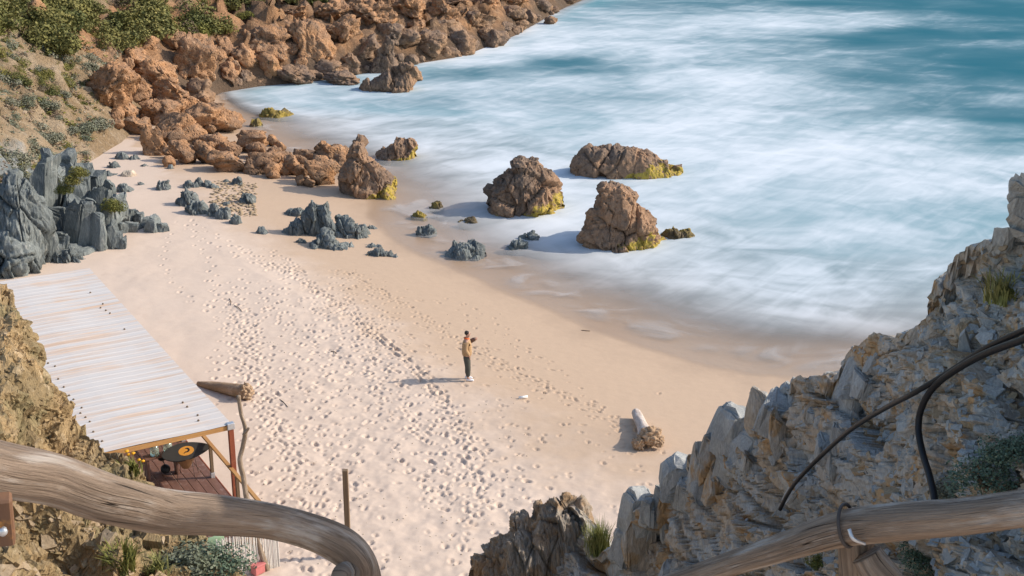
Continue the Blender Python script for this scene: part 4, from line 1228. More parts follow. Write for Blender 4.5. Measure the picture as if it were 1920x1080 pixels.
# green tarp and a reed screen hung on the front edge of the deck
bm = bmesh.new()
g = [[bm.verts.new((-2.1 + 1.15 * i / 8, -2.0 - 0.03 * math.sin(i * 1.3) - 0.05 * j / 4, DECK + 0.35 - 0.5 * j / 4 + 0.02 * math.sin(i))) for i in range(9)] for j in range(5)]
for j in range(4):
    for i in range(8): bm.faces.new((g[j][i], g[j][i + 1], g[j + 1][i + 1], g[j + 1][i]))
tp = link('tarp', bm_mesh('tarp', bm, M['tarp'], True), shack)
tp.modifiers.new('thick', 'SOLIDIFY').thickness = 0.01
screen = empty('reed_screen', tuple(to_world(-0.45, -2.25, -0.1)), rz)
tag(screen, 'white and grey reed windbreak screen fixed below the deck front', 'screen')
for i in range(44):
    x = -0.75 + 1.5 * i / 43
    v, f, uv = tube_np(np.array([(x, rnd.uniform(-.012, .012), -0.3, 0.016), (x + rnd.uniform(-.02, .02), rnd.uniform(-.012, .012), 1.15 + rnd.uniform(-.05, .05) + 0.12 * i / 43, 0.015)]), 6, caps=False)
    link('reed', mesh_np('reed', v, f, M['reed'], True), screen)
# things on the deck
tb = to_local(at_z(348, 846, GZ + DECK + 0.78))
tw = to_world(tb[0], tb[1], DECK + 0.02)
table = empty('board_table', tuple(tw), math.radians(20))
tag(table, 'black leaf shaped board with an orange disc emblem lying on a wicker stand', 'table')
n = 40
t_ = np.linspace(0, 1, n)
wd = 0.30 * np.sin(np.pi * t_ ** 0.8) ** 0.75 + 0.004
out = [(-0.62 + 1.3 * t, w, ) for t, w in zip(t_, wd)] + [(-0.62 + 1.3 * t, -w) for t, w in zip(t_[::-1], wd[::-1])][1:-1]
bm = bmesh.new()
f = bm.faces.new([bm.verts.new((x, y, 0)) for x, y in out])
r = bmesh.ops.extrude_face_region(bm, geom=[f])
for e in r['geom']:
    if isinstance(e, bmesh.types.BMVert): e.co.z += 0.035
TILT = Matrix.Rotation(math.radians(24), 4, 'X') @ Matrix.Rotation(math.radians(-6), 4, 'Y')
bd = link('board', bm_mesh('board', bm, M['board_black']), table); bd.matrix_local = Matrix.Translation((0, 0, 0.74)) @ TILT
bm = bmesh.new(); bmesh.ops.create_circle(bm, cap_ends=True, segments=40, radius=0.175, matrix=Matrix.Diagonal((1.15, 0.92, 1, 1)))
ds = link('emblem_disc', bm_mesh('emblem_disc', bm, M['orange']), bd, (0.02, 0, 0.039))
# the curled black mark on the disc
ang = np.linspace(-2.2, 2.0, 26); cv = np.array([(0.055 * math.cos(a) + 0.015, 0.062 * math.sin(a) + 0.02, 0.004, 0.014 + 0.010 * math.sin((a + 2.2) / 4.2 * math.pi)) for a in ang])
cv = np.vstack([[(-0.075, -0.075, 0.004, 0.006), (-0.045, -0.060, 0.004, 0.013)], cv])
v, f, uv = tube_np(spline(cv, 50), 8, flat=0.15); v[:, 2] = np.clip(v[:, 2], 0.002, 0.007)
quads = f[f[:, 2] != f[:, 3]]
link('emblem_mark', mesh_np('emblem_mark', v, quads, M['black']), ds)
bm = bmesh.new()
r = bmesh.ops.create_cone(bm, segments=14, radius1=0.10, radius2=0.30, depth=0.36)
link('wicker_basket', bm_mesh('wicker_basket', bm, M['wicker'], True), table, (-0.02, 0, 0.47))
for k in range(4):
    a = k * math.pi / 2 + 0.5
    tube('leg', [(0.24 * math.cos(a), 0.24 * math.sin(a), 0.62, 0.007), (0.34 * math.cos(a), 0.34 * math.sin(a), 0.0, 0.007)], M['wire'], None, 6).parent = table
bw = to_world(*(to_local(at_z(303, 852, GZ + DECK + 0.5))[:2]), DECK + 0.02)
buoy = empty('float_pair', tuple(bw)); tag(buoy, 'pair of round black floats on the shack deck beside the wicker stand', 'float')
for dx, dz in ((0, 0.42), (0.12, 0.14)):
    v, f = boulder_np(3, (0.26, 0.26, 0.26), 900 + int(dx * 10), 0, 0.03)
    link('ball', mesh_np('ball', v, f, M['black']), buoy, (dx, dx * -1.5, dz))
tube('cord', [(0.12, -0.18, 0.2, 0.012), (0.06, -.08, 0.3, 0.012), (0, 0, 0.45, 0.012)], M['wire'], None, 6).parent = buoy
jw = to_local(at_z(300, 836, GZ + DECK + 0.9))
stool = empty('low_bench', tuple(to_world(jw[0], jw[1], DECK + 0.02)), rz)
tag(stool, 'narrow timber bench on the shack deck holding glass jars', 'bench')
link('seat', bm_mesh('seat', box_bm(0.9, 0.3, 0.04, 0.005), M['plank']), stool, (0, 0, 0.62))
for x in (-.38, .38): link('leg', bm_mesh('leg', box_bm(0.06, 0.24, 0.6, 0.005), M['plank']), stool, (x, 0, 0.3))
for k, (x, lab) in enumerate(((-0.16, 'clear greenish glass jar on the deck bench, landward one'), (0.2, 'clear greenish glass jar on the deck bench beside the leaf shaped board'))):
    bm = bmesh.new(); bmesh.ops.create_cone(bm, cap_ends=True, segments=20, radius1=0.12, radius2=0.105, depth=0.32)
    jar = link('glass_jar', bm_mesh('glass_jar', bm, M['glass'], True), None, tuple(to_world(jw[0] + x, jw[1], DECK + 0.02 + 0.80)))
    tag(jar, lab, 'jar', 'glass jars')
    bm = bmesh.new(); bmesh.ops.create_cone(bm, cap_ends=True, segments=20, radius1=0.11, radius2=0.11, depth=0.03)
    link('lid', bm_mesh('lid', bm, M['steel']), jar, (0, 0, 0.175))
pk = hit(484, 1078)
pinkbox = empty('pink_crate', (pk[0], pk[1], sand_z(pk[0], pk[1])), rz + 0.3); tag(pinkbox, 'faded pink plastic crate on sand beside the reed screen', 'crate')
link('body', bm_mesh('body', box_bm(0.3, 0.22, 0.24, 0.02), M['pink']), pinkbox, (0, 0, 0.14)); link('rim', bm_mesh('rim', box_bm(0.34, 0.26, 0.04, 0.01), M['pink']), pinkbox, (0, 0, 0.26))
# ------------------------------------------------------------------ timber in the foreground
def at(px, py, y, r_px):
    p = at_y(px, py, y); return (*p, r_px / scale_at(p))
left_log = [(-260, 830, 3.5, 56), (-120, 850, 3.6, 55), (0, 881, 3.7, 53), (100, 899, 3.8, 50), (200, 933, 3.9, 48), (300, 957, 4.05, 43), (400, 965, 4.2, 38), (500, 976, 4.35, 33), (580, 996, 4.45, 33), (635, 1020, 4.5, 35), (668, 1050, 4.52, 34), (684, 1095, 4.52, 33), (696, 1180, 4.5, 34), (715, 1500, 4.4, 40)]
P = np.array([at(*q) for q in left_log])
rail = empty('log_rail', tuple(P[6, :3]))
tag(rail, 'thick curved weathered grey log handrail beside the shale bank', 'handrail')
tube('log', P, M['log'], rail, 56, 340, rough=0.07, freq=1.4, seed=2)
tube('brace', [at(648, 1080, 4.25, 27), at(648, 1110, 4.5, 30), at(648, 1200, 5.0, 34)], M['log'], rail, 28, 40, rough=0.06, freq=2, seed=6)
right_log = [(1235, 1100, 4.9, 17), (1275, 1088, 4.85, 19), (1400, 1047, 4.7, 24), (1500, 1015, 4.6, 28), (1590, 988, 4.5, 34), (1690, 976, 4.4, 36), (1800, 968, 4.3, 35), (1920, 953, 4.2, 35), (2080, 930, 4.1, 37), (2250, 905, 4.0, 39)]
P = np.array([at(*q) for q in right_log])
rail2 = empty('log_rail', tuple(P[5, :3]))
tag(rail2, 'shaded brown log handrail tied to a split post in front of the slate cliff', 'handrail')
tube('log', P, M['log'], rail2, 48, 300, rough=0.085, freq=1.4, seed=9)
tube('post', [at(1600, 985, 4.62, 34), at(1606, 1060, 4.62, 34), at(1616, 1200, 4.6, 36), at(1640, 1500, 4.5, 38)], M['log'], rail2, 24, 50, rough=0.08, freq=2, seed=12)
tube('brace', [at(1625, 1040, 4.5, 30), at(1665, 1100, 4.45, 36), at(1740, 1220, 4.4, 38)], M['log'], rail2, 24, 40, rough=0.08, freq=2, seed=13)
c = np.array(at(1588, 985, 4.5, 37)); tdir = np.array(at(1690, 972, 4.4, 39))[:3] - np.array(at(1500, 1010, 4.6, 32))[:3]; tdir /= np.linalg.norm(tdir)
a_ = np.cross(tdir, (0, 0, 1)); a_ /= np.linalg.norm(a_); b_ = np.cross(a_, tdir)
ring = [(*(c[:3] + c[3] * 1.06 * (a_ * math.cos(t) + b_ * math.sin(t)) + tdir * 0.012 * math.sin(t)), 0.007) for t in np.linspace(0, 6.28, 40)]
tube('tie_wire', ring, M['wire'], rail2, 8, caps=False)
tube('tie_wire', [at(1592, 992, 4.40, 4), at(1600, 1010, 4.38, 4), at(1622, 1020, 4.40, 3)], M['steel'], rail2, 8, 20)
bo = at_y(5, 975, 3.3)
sign = empty('bolted_board', tuple(bo)); tag(sign, 'dark board with flaking orange paint bolted at the end of the grey log rail', 'board')
o = link('board', bm_mesh('board', box_bm(0.085, 0.05, 0.16, 0.006), M['orange_board']), sign, (-0.015, 0, 0)); o.rotation_euler = (0.2, 0.05, 0.3)
v, f, uv = tube_np(np.array([(0.012, -0.028, -0.012, 0.008), (0.014, -0.045, -0.013, 0.008)]), 12)
link('bolt', mesh_np('bolt', v, f[f[:, 2] != f[:, 3]], M['steel']), sign); tube('bolt_head', [(0.014, -0.040, -0.013, 0.013), (0.015, -0.048, -0.013, 0.012)], M['steel'], None, 12).parent = sign

# ------------------------------------------------------------------ pipes on the cliff
def draped(pts, r, lift):
    """a pipe laid over the cliff along a line of sight track, never sinking below the rock under it"""
    tr = spline(np.array([(x, y, 0) for x, y in pts], float), 90)[:, :2]
    t = []
    for px, py in tr:
        h = cast(right_tree, px, py)
        t.append((h[0] - Vector(EYE)).length if h else (t[-1] if t else 9.0))
    t = np.array(t); k = 9
    m = np.array([t[max(0, i - k):i + k + 1].min() for i in range(len(t))])
    m = np.convolve(np.pad(m, 10, mode='edge'), np.ones(21) / 21, 'valid')
    m = np.minimum(m, t) - lift
    m = np.convolve(np.pad(m, 4, mode='edge'), np.ones(9) / 9, 'valid')
    out = []
    for (px, py), d in zip(tr, m):
        q = ray(px, py); out.append((*(EYE + q / np.linalg.norm(q) * d), r))
    return np.array(out)
pa = draped([(2060, 560), (1990, 588), (1925, 617), (1850, 652), (1780, 697), (1715, 736), (1660, 765), (1600, 802), (1550, 845), (1500, 895), (1478, 925), (1462, 956)], 0.021, 0.035)
tag(tube('water_pipe', pa, M['pipe'], None, 14, 120), 'black plastic pipe running straight down across the slate cliff', 'pipe')
pb = draped([(2060, 578), (1990, 605), (1925, 634), (1850, 662), (1790, 695), (1750, 727), (1728, 765), (1722, 805), (1730, 850), (1742, 890), (1752, 935), (1756, 990)], 0.025, 0.075)
tag(tube('water_pipe', pb, M['pipe'], None, 14, 120), 'black plastic pipe bending sharply down toward the log handrail', 'pipe')

# ------------------------------------------------------------------ driftwood, posts, litter
def on_sand(px, py, lift=0.0):
    p = hit(px, py); return np.array((p[0], p[1], sand_z(p[0], p[1]) + lift))
def root_ball(parent, loc, size, seed, mat):
    v, f = ico(5)
    n = v.copy()
    f1, e, cid = cells(v * 2.1 + seed)
    r = 0.8 + 0.45 * (0.55 - f1) + 0.16 * fbm(v * 3 + seed, 4)
    v = v * r[:, None] * np.array(size) / 2
    uv = np.stack([n[:, 0] * 0.3, n[:, 2] * 0.3], 1)
    return link('root', mesh_np('root', v, f, mat, True, uv), parent, loc)
a = on_sand(1193, 788, 0.20); b = on_sand(1212, 836, 0.30)
dw = empty('driftwood_log', tuple(on_sand(1205, 815))); tag(dw, 'bleached driftwood trunk with a knotted root end on damp sand', 'driftwood')
d = (b - a)
tube('trunk', [(*(a - d * 0.02), 0.145), (*(a + d * 0.3), 0.17), (*(a + d * 0.6), 0.175), (*(a + d * 0.85), 0.22), (*b, 0.30)], M['driftwood'], dw, 28, 60, rough=0.06, seed=3)
ob = b - np.array(dw.location)
root_ball(dw, tuple(ob + (0.10, -0.12, 0.06)), (0.80, 0.62, 0.72), 4, M['bark_drift'])
root_ball(dw, tuple(ob + (-0.27, -0.25, -0.10)), (0.42, 0.42, 0.50), 8, M['bark_drift'])
root_ball(dw, tuple(ob + (0.33, -0.22, -0.08)), (0.40, 0.36, 0.40), 15, M['bark_drift'])
a = on_sand(372, 724, 0.04); b = on_sand(462, 752, 0.26)
dl = empty('driftwood_log', tuple(on_sand(420, 745))); tag(dl, 'brown driftwood trunk with a shaggy root end beside the shack roof', 'driftwood')
tube('trunk', [(*a, 0.08), (*(a + (b - a) * 0.3), 0.15), (*(a + (b - a) * 0.7), 0.20), (*b, 0.23)], M['bark_drift'], dl, 26, 60, rough=0.07, seed=6)
root_ball(dl, tuple(b - np.array(dl.location)), (0.55, 0.55, 0.62), 21, M['bark_drift'])
# crooked branch standing by the deck
base = on_sand(506, 1082); Yb = base[1]
br = [(447, 742), (452, 775), (460, 805), (456, 835), (450, 862), (456, 895), (462, 930), (476, 985), (488, 1030), (500, 1065), (507, 1095)]
pth = [(*at_y(x, y, Yb + 0.02 * k), 0.045 + 0.003 * k) for k, (x, y) in enumerate(br)]
stick = empty('standing_branch', tuple(base)); tag(stick, 'tall crooked bare branch standing upright in sand by the deck', 'branch')
tube('stem', pth, M['branch'], stick, 14, 90, rough=0.14, freq=4, seed=8)
tube('twig', [(*at_y(457, 815, Yb), 0.04), (*at_y(464, 806, Yb - 0.05), 0.035), (*at_y(467, 802, Yb - 0.08), 0.02)], M['branch'], stick, 10, 12)
b0 = on_sand(654, 1046)
zt = at_y(647, 881, b0[1])[2]
tag(beam('timber_post', (b0[0], b0[1], b0[2] - 0.5), (at_y(647, 881, b0[1])[0], b0[1], zt), 0.13, 0.13, M['old_post'], None, 0.01, (0, 1, 0)), 'lone square dark timber post upright on the sand beyond the log rail', 'post')
p = on_sand(981, 748, 0.05)
tag(tube('plastic_tube', [(p[0] - .14, p[1] - .03, p[2], 0.045), (p[0] + .14, p[1] + .05, p[2] + .01, 0.045)], M['white_plastic'], None, 14), 'short white plastic tube lying on damp sand near the person', 'litter')
p = on_sand(1098, 621, 0.015)
tag(tube('driftwood_stick', [(p[0] - .16, p[1] + .03, p[2], 0.018), (p[0] + .16, p[1] - .03, p[2], 0.014)], M['stem'], None, 8), 'small dark stick on smooth wet sand near the swash', 'stick')
for i, (x, y, dx, dy) in enumerate([(518, 745, 22, 22), (440, 575, 14, 10), (430, 562, 3, 12), (355, 990, 40, -30), (545, 1000, 14, -14), (620, 660, 12, 3)]):
    a = on_sand(x, y, 0.012); b = on_sand(x + dx, y + dy, 0.012)
    tag(tube('twig', [(*a, 0.012), (*((a + b) / 2 + (0.02, 0.03, 0.01)), 0.014), (*b, 0.008)], M['stem'], None, 6, 8), 'thin dry twig lying on the dry footprint covered sand', 'twig', 'twigs on the dry sand')
# shells and pebbles of the beach
r = np.random.RandomState(5); V = []; Fc = []; v0, f0 = ico(1)
def strew(n, x0, y0, x1, y1, smin, smax):
    for _ in range(n):
        q = at_z(r.uniform(x0, x1), r.uniform(y0, y1), 0.15)
        z = sand_z(q[0], q[1]); s = r.uniform(smin, smax)
        V.append(v0 * np.array((s, s * r.uniform(.6, 1), s * r.uniform(.3, .6))) + (q[0], q[1], z + s * 0.15)); Fc.append(f0 + len(v0) * (len(V) - 1))
strew(420, 395, 330, 480, 395, 0.04, 0.14)
peb = link('pebbles', mesh_np('pebbles', np.vstack(V), np.vstack(Fc), M['slate_tan'], True)); tag(peb, 'patch of small orange pebbles on the sand below the boulder pile', None, None, 'stuff')
V = []; Fc = []
strew(420, 480, 560, 1000, 1080, 0.012, 0.035)
peb = link('shells', mesh_np('shells', np.vstack(V), np.vstack(Fc), M['pale_stone'], True)); tag(peb, 'scattered shell bits over the trampled sand', None, None, 'stuff')

# ------------------------------------------------------------------ the person
def skin(name, nodes, edges, mat, parent, sub=2, root=0):
    me = bpy.data.meshes.new(name)
    me.from_pydata([n[:3] for n in nodes], edges, [])
    o = bpy.data.objects.new(name, me); COL.objects.link(o)
    o.modifiers.new('skin', 'SKIN').use_smooth_shade = True
    for i, n in enumerate(nodes):
        sv = me.skin_vertices[0].data[i]
        sv.radius = (n[3], n[4] if len(n) > 4 else n[3]); sv.use_root = (i == root)
    o.modifiers.new('sub', 'SUBSURF').levels = sub
    dg = bpy.context.evaluated_depsgraph_get()
    m2 = bpy.data.meshes.new_from_object(o.evaluated_get(dg))
    bpy.data.objects.remove(o); m2.name = name
    m2.materials.clear(); m2.materials.append(mat)
    return link(name, m2, parent)
pp = on_sand(876, 712)
person = empty('person', tuple(pp))
tag(person, 'person in tan jacket with orange collar and dark trousers, one forearm raised to the chin', 'person')
# x forward, y to the left, z up
chain = lambda n: [(i, i + 1) for i in range(n - 1)]
body = [(0, 0, 0.92, .13), (0, 0, 1.10, .13), (0.01, 0, 1.28, .14), (0.0, 0, 1.42, .10), (0.015, 0, 1.50, .055), (0.035, 0, 1.56, .065), (0.045, 0, 1.64, .088), (0.03, 0, 1.71, .07)]
ed = chain(8)
def add(parent_i, pts):
    global body, ed
    k = len(body); body += pts; ed += [(parent_i, k)] + [(k + i, k + i + 1) for i in range(len(pts) - 1)]
    return len(body) - 1
add(0, [(0.0, 0.10, 0.86, .095), (0.02, 0.10, 0.48, .06), (-0.02, 0.10, 0.10, .042), (0.10, 0.11, 0.035, .035)])
add(0, [(0.0, -0.10, 0.86, .095), (0.03, -0.11, 0.48, .06), (0.03, -0.12, 0.10, .042), (0.15, -0.13, 0.035, .035)])
wl_ = add(3, [(0, 0.18, 1.40, .06), (0.10, 0.21, 1.24, .048), (0.26, 0.13, 1.38, .038), (0.31, 0.07, 1.43, .028), (0.335, 0.045, 1.455, .032)])
wr_ = add(3, [(0, -0.18, 1.40, .06), (-0.05, -0.23, 1.16, .048), (0.07, -0.20, 0.97, .038), (0.09, -0.17, 0.92, .030), (0.09, -0.15, 0.88, .030)])
for k, (dy, L) in enumerate(((0.022, .075), (0.008, .085), (-0.006, .08), (-0.018, .062))):
    add(wl_, [(0.345, 0.045 + dy, 1.475 - k * .006, .010), (0.325 - .01 * k, 0.03 + dy, 1.50 - .01 * k, .009), (0.29, 0.02 + dy * .8, 1.50 - .012 * k, .008)])
    add(wr_, [(0.10, -0.15 + dy, 0.845, .010), (0.105, -0.145 + dy, 0.845 - L * .5, .009), (0.10, -0.14 + dy, 0.845 - L, .008)])
add(wl_, [(0.315, 0.02, 1.455, .010), (0.29, 0.005, 1.475, .009)])
add(wr_, [(0.075, -0.125, 0.865, .010), (0.08, -0.115, 0.83, .009)])
add(6, [(0.125, 0, 1.625, .016)])                                              # nose
skin('body', body, ed, M['skin'], person)
jk = [(0, 0, 0.80, .185, .20), (0.0, 0, 1.05, .18, .20), (0.0, 0, 1.28, .18, .21), (-0.01, 0, 1.43, .12, .16), (0, 0.185, 1.40, .085), (0.09, 0.225, 1.24, .072), (0, -0.185, 1.40, .085), (-0.05, -0.25, 1.16, .085), (0.08, -0.235, 0.95, .075)]
skin('jacket', jk, [(0, 1), (1, 2), (2, 3), (3, 4), (4, 5), (3, 6), (6, 7), (7, 8)], M['jacket'], person)
skin('sleeve', [(0.085, 0.225, 1.25, .080), (0.17, 0.18, 1.35, .078), (0.30, 0.10, 1.43, .066)], chain(3), M['sleeve'], person)
skin('collar', [(-0.01, 0, 1.45, .13, .14), (0.005, 0, 1.53, .105, .105)], [(0, 1)], M['collar'], person)
tr = [(0, 0, 0.95, .135, .15), (0.0, 0, 0.86, .14, .16), (0.0, 0.10, 0.78, .12), (0.025, 0.10, 0.48, .105), (-0.01, 0.10, 0.14, .075), (0.0, -0.10, 0.78, .12), (0.035, -0.11, 0.48, .105), (0.035, -0.12, 0.14, .075)]
skin('trousers', tr, [(0, 1), (1, 2), (2, 3), (3, 4), (1, 5), (5, 6), (6, 7)], M['trousers'], person)
for x, y in ((-0.02, 0.10), (0.03, -0.12)):
    skin('shoe', [(x - 0.06, y, 0.05, .05, .045), (x + 0.04, y, 0.055, .055, .048), (x + 0.15, y - .01, 0.035, .04, .045), (x + 0.20, y - .01, 0.028, .028, .035)], chain(4), M['shoe'], person)
skin('hair', [(0.0, 0, 1.60, .075), (0.0, 0, 1.68, .095), (0.04, 0, 1.745, .075)], chain(3), M['hair'], person)
skin('beard', [(0.085, 0.0, 1.565, .045), (0.06, 0.04, 1.585, .035), (0.06, -0.04, 1.585, .035)], [(0, 1), (0, 2)], M['hair'], person)
for s in (1, -1):
    v, f = boulder_np(2, (0.016, 0.024, 0.014), 5, 0, 0.02); link('eye', mesh_np('eye', v, f, M['black']), person, (0.122, 0.033 * s, 1.655))
    v, f = boulder_np(2, (0.03, 0.02, 0.06), 6, 0, 0.05); link('ear', mesh_np('ear', v, f, M['skin']), person, (0.035, 0.092 * s, 1.63))
# ------------------------------------------------------------------ plants
def shrub_np(seed, n, leaf, lumps=9, flat=0.7, upright=0.0):
    """leaf faces in clumps over a unit-radius crown, base at z=0"""
    r = np.random.RandomState(seed)
    cs = r.normal(size=(lumps, 3)); cs /= np.linalg.norm(cs, axis=1)[:, None]
    cs *= r.uniform(0.25, 0.72, (lumps, 1)); cs[:, 2] = np.abs(cs[:, 2]) * flat + 0.12
    rad = r.uniform(0.26, 0.46, lumps)
    k = r.randint(0, lumps, n)
    d = r.normal(size=(n, 3)); d /= np.linalg.norm(d, axis=1)[:, None]
    p = cs[k] + d * (rad[k] * r.uniform(0.55, 1.05, n) ** 0.6)[:, None]
    p[:, 2] = np.abs(p[:, 2])
    nrm = d + 0.7 * r.normal(size=(n, 3)) + (0, 0, 0.3); nrm /= np.linalg.norm(nrm, axis=1)[:, None]
    a = np.cross(nrm, r.normal(size=(n, 3))); a /= np.linalg.norm(a, axis=1)[:, None]
    if upright: a = a * (1 - upright) + np.array((0, 0, upright)); a /= np.linalg.norm(a, axis=1)[:, None]
    b = np.cross(nrm, a)
    s = leaf * r.uniform(0.6, 1.3, (n, 1))
    V = np.stack([p - a * s * 0.2, p + b * s * 0.42 + a * s * .4, p + a * s * 1.2, p - b * s * 0.42 + a * s * .4], 1).reshape(-1, 3)
    return V, np.arange(4 * n).reshape(-1, 4)
def stem_np(seed, n=6):
    r = np.random.RandomState(seed); V = []; Fc = []; k = 0
    for i in range(n):
        a = r.uniform(0, 6.28); e = np.array((math.cos(a) * .5, math.sin(a) * .5, r.uniform(.35, .7)))
        v, f, uv = tube_np(spline([(0, 0, -0.15, .05), (*(e * .5 + (0, 0, .1)), .03), (*e, .012)], 6), 5, caps=False)
        V.append(v); Fc.append(f + k); k += len(v)
    return np.vstack(V), np.vstack(Fc)
stem_me = mesh_np('stem', *stem_np(1), M['stem'])
kinds = {}
for name, mat, n, leaf, flat in (('maquis', 'leaf_green', 2600, 0.075, 0.8), ('olive', 'leaf_olive', 2200, 0.07, 0.7), ('grey', 'leaf_grey', 1500, 0.085, 0.6), ('dry', 'leaf_dry', 1300, 0.06, 0.75), ('blue', 'leaf_blue', 2400, 0.055, 0.7)):
    kinds[name] = [mesh_np('foliage', *shrub_np(60 + i + len(name), n, leaf, 9 + 2 * i, flat), M[mat]) for i in range(3)]
plant_rnd = random.Random(21)
SHR = {'maquis': ('dense dark green maquis shrub on the scrub hillside', 'shrub', 'maquis shrubs on the hill'),
       'olive': ('yellow green shrub growing among the dark maquis on the hillside', 'shrub', 'yellow green shrubs on the hill'),
       'grey': ('low grey green cushion bush on the bare tan slope', 'bush', 'cushion bushes on the slope'),
       'dry': ('leafless brown thorn shrub on the scrub hillside', 'shrub', 'dry shrubs on the hill')}
def plant(kind, loc, s, label=None, cat=None, group=None, name='shrub', squash=1.0):
    e = empty(name, tuple(loc), plant_rnd.uniform(0, 6.28))
    lab, c, g = SHR.get(kind, (None, None, None))
    tag(e, label or lab, cat or c, group or (None if label else g))
    f = link('foliage', plant_rnd.choice(kinds[kind]), e); f.scale = (s, s, s * squash)
    t = link('stem', stem_me, e); t.scale = (s * .8, s * .8, s * .8 * squash)
    return e
def hill_at(px, py):
    p = hit(px, py, 30, 260); return p
def spread(kind, n, region, smin, smax, accept=lambda x, y: True, squash=0.85):
    made = 0
    while made < n:
        px, py = plant_rnd.uniform(region[0], region[2]), plant_rnd.uniform(region[1], region[3])
        if not accept(px, py): continue
        p = hill_at(px, py)
        if p[2] < 0.4: made += 1; continue
        plant(kind, p - np.array((0, 0, 0.1)), plant_rnd.uniform(smin, smax), squash=squash); made += 1
top_line = lambda x: np.interp(x, [-30, 0, 60, 150, 230, 330, 400, 450, 500, 560, 640], [60, 75, 120, 90, 95, 65, 72, 60, 35, 14, 0])
spread('maquis', 72, (-40, -60, 600, 110), 1.2, 2.6, lambda x, y: y < top_line(x))
spread('olive', 34, (-40, -50, 520, 110), 0.8, 1.6, lambda x, y: y < top_line(x) + 6)
spread('dry', 14, (150, -30, 480, 80), 0.8, 1.5, lambda x, y: y < top_line(x))
spread('olive', 18, (-10, 60, 220, 170), 0.5, 1.1)
spread('dry', 14, (-10, 70, 220, 260), 0.4, 0.8, lambda x, y: x < 240 - 0.35 * (y - 90), 0.7)
spread('maquis', 14, (-10, 70, 200, 200), 0.4, 0.9, lambda x, y: x < 230 - 0.35 * (y - 90))
spread('grey', 92, (-10, 90, 215, 360), 0.45, 1.15, lambda x, y: x < 240 - 0.35 * (y - 90), 0.7)
spread('grey', 12, (480, 0, 760, 60), 0.4, 0.9, squash=0.6)
spread('olive', 18, (0, 120, 215, 300), 0.35, 0.7, lambda x, y: x < 240 - 0.35 * (y - 90), 0.7)
for (px, py, s) in ((215, 395, .7), (135, 345, .6), (120, 362, .5), (150, 330, .55)):
    p = at_y(px, py, og[1] + 1.5)
    plant('olive', p, s, 'olive coloured bush growing on top of the dark schist outcrop', 'bush', 'bushes on the schist outcrop')

# low scrub and dry herbs that cover the slope between the bushes
r9 = np.random.RandomState(33)
for nm, mt, cnt, lab in (('low_scrub', 'leaf_grey', 650, 'low grey green herbs covering the scrub slope'), ('dry_herbs', 'leaf_dry', 420, 'dry brown herbs covering the scrub slope'), ('olive_herbs', 'leaf_olive', 380, 'yellow green herbs covering the scrub slope')):
    VV = []; FF = []; kk = 0
    for _ in range(cnt):
        px, py = r9.uniform(-20, 240), r9.uniform(40, 400)
        if px > 236 - 0.36 * (py - 90) or r9.rand() < smooth(300, 420, py): continue
        q = hit(px, py, 40, 150)
        v, f = shrub_np(r9.randint(1 << 30), 36, 0.22, 3, 0.5)
        VV.append(v * r9.uniform(0.18, 0.5) * np.array((1.3, 1.3, 0.8)) + q - (0, 0, 0.03)); FF.append(f + kk); kk += len(v)
    tag(link(nm, mesh_np(nm, np.vstack(VV), np.vstack(FF), M[mt])), lab, None, None, 'stuff')

# grass tufts and small plants near the camera
def tuft_np(seed, n, h, spread_):
    r = np.random.RandomState(seed); V = []; Fc = []
    for i in range(n):
        a = r.uniform(0, 6.28); l = h * r.uniform(0.5, 1.1); o = r.normal(size=2) * spread_ * 0.25
        tip = np.array((math.cos(a), math.sin(a))) * spread_ * r.uniform(0.2, 1.0)
        w = 0.006 * r.uniform(.6, 1.4); s = np.array((-math.sin(a), math.cos(a)))
        b0 = np.array((*o, -0.03)); m = np.array((*(o + tip * .4), l * .65)); t = np.array((*(o + tip), l))
        k = len(V) * 5
        V.append(np.array([b0 - (*(s * w), 0), b0 + (*(s * w), 0), m + (*(s * w * .8), 0), m - (*(s * w * .8), 0), t])); Fc += [(k, k + 1, k + 2, k + 3), (k + 3, k + 2, k + 4, k + 4)]
    V = np.vstack(V); Fc = np.array(Fc); q = Fc[Fc[:, 2] != Fc[:, 3]]; t = Fc[Fc[:, 2] == Fc[:, 3]][:, :3]
    return V, np.vstack([q[:, :3], q[:, [0, 2, 3]], t])
def tuft(tree, px, py, h, sp, n, seed, mat, label, name='grass_tuft', cat='grass'):
    c = cast(tree, px, py)
    if c is None: return None
    o = link(name, mesh_np(name, *tuft_np(seed, n, h, sp), mat, False), None, tuple(c[0])); return tag(o, label, cat)
tuft(right_tree, 1122, 1035, 0.5, 0.30, 420, 1, M['grass'], 'yellow green grass tuft in the notch beside the jagged schist peak')
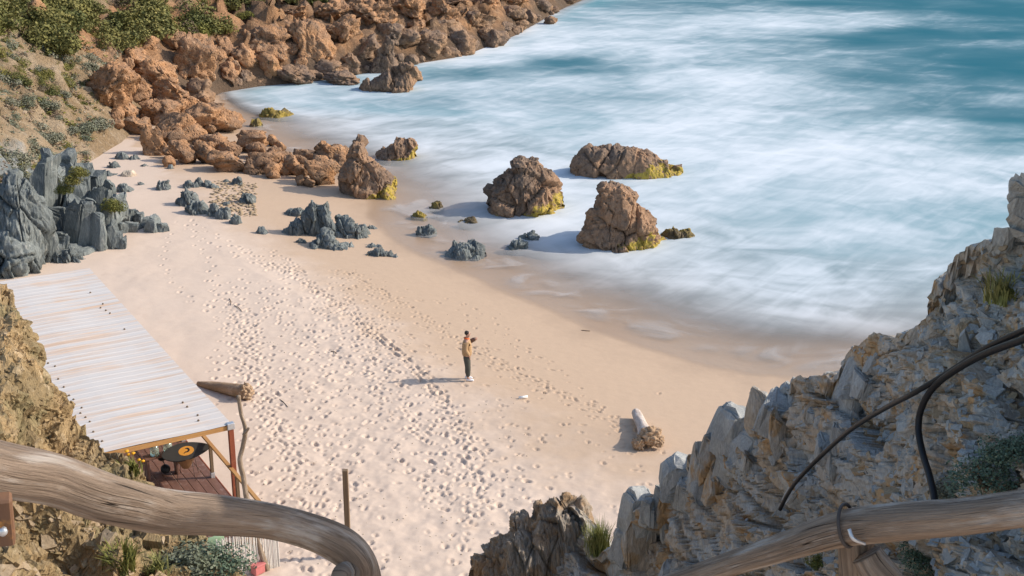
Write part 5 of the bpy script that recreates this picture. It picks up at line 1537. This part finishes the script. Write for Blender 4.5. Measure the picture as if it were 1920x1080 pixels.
tuft(right_tree, 1880, 560, 0.2, 0.2, 160, 2, M['grass'], 'dry grass tuft high on the slate cliff')
tuft(left_tree, 230, 1062, 0.15, 0.16, 170, 3, M['leaf_olive'], 'yellow green succulent clump on the shale bank below the log rail', 'succulent_clump', 'plant')
tuft(left_tree, 290, 1078, 0.13, 0.13, 130, 4, M['grass'], 'pale dry grass clump on the shale bank near the bush')
def small_bush(tree, px, py, kind, s, label):
    c = cast(tree, px, py)
    if c is not None: plant(kind, np.array(c[0]) - (0, 0, 0.03), s, label, 'bush', None, 'bush', 0.8)
small_bush(left_tree, 408, 1075, 'blue', 0.34, 'dark green rosemary like bush at the edge of the shale bank')
small_bush(left_tree, 350, 1060, 'grey', 0.26, 'pale grey cushion bush on the shale bank next to the dark green bush')
small_bush(right_tree, 1850, 905, 'blue', 0.34, 'blue green bush on the cliff above the log handrail')
small_bush(right_tree, 1905, 850, 'blue', 0.30, 'smaller blue green bush higher up the cliff above the log handrail')
small_bush(right_tree, 1790, 935, 'grey', 0.22, 'grey green bush between pipe and log handrail')
small_bush(right_tree, 1730, 1055, 'blue', 0.26, 'blue green bush under the log handrail by the split post')
small_bush(right_tree, 1540, 1060, 'olive', 0.2, 'yellow green bush under the log handrail on the beach side of its post')
small_bush(right_tree, 1905, 545, 'olive', 0.16, 'small olive bush on the pillar side of the slate cliff')
# yellow flowers where the bank meets the log
fl = cast(left_tree, 250, 884)
if fl:
    fr = empty('flower_plant', tuple(fl[0])); tag(fr, 'small plant with orange yellow flowers above the grey log rail', 'flower')
    link('leaves', mesh_np('leaves', *tuft_np(9, 60, 0.10, 0.10), M['leaf_olive'], False), fr)
    for k, (dx, dz) in enumerate(((-0.02, .14), (0.015, .15), (0.05, .10), (0.08, .09), (-0.03, .17))):
        tube('flower_stem', [(dx * .4, 0, 0, .002), (dx, -0.01, dz, .002)], M['leaf_olive'], None, 5).parent = fr
        v, f = boulder_np(2, (0.03, 0.03, 0.018), k, 3, 0.1); link('flower', mesh_np('flower', v, f, M['petal']), fr, (dx, -0.01, dz))
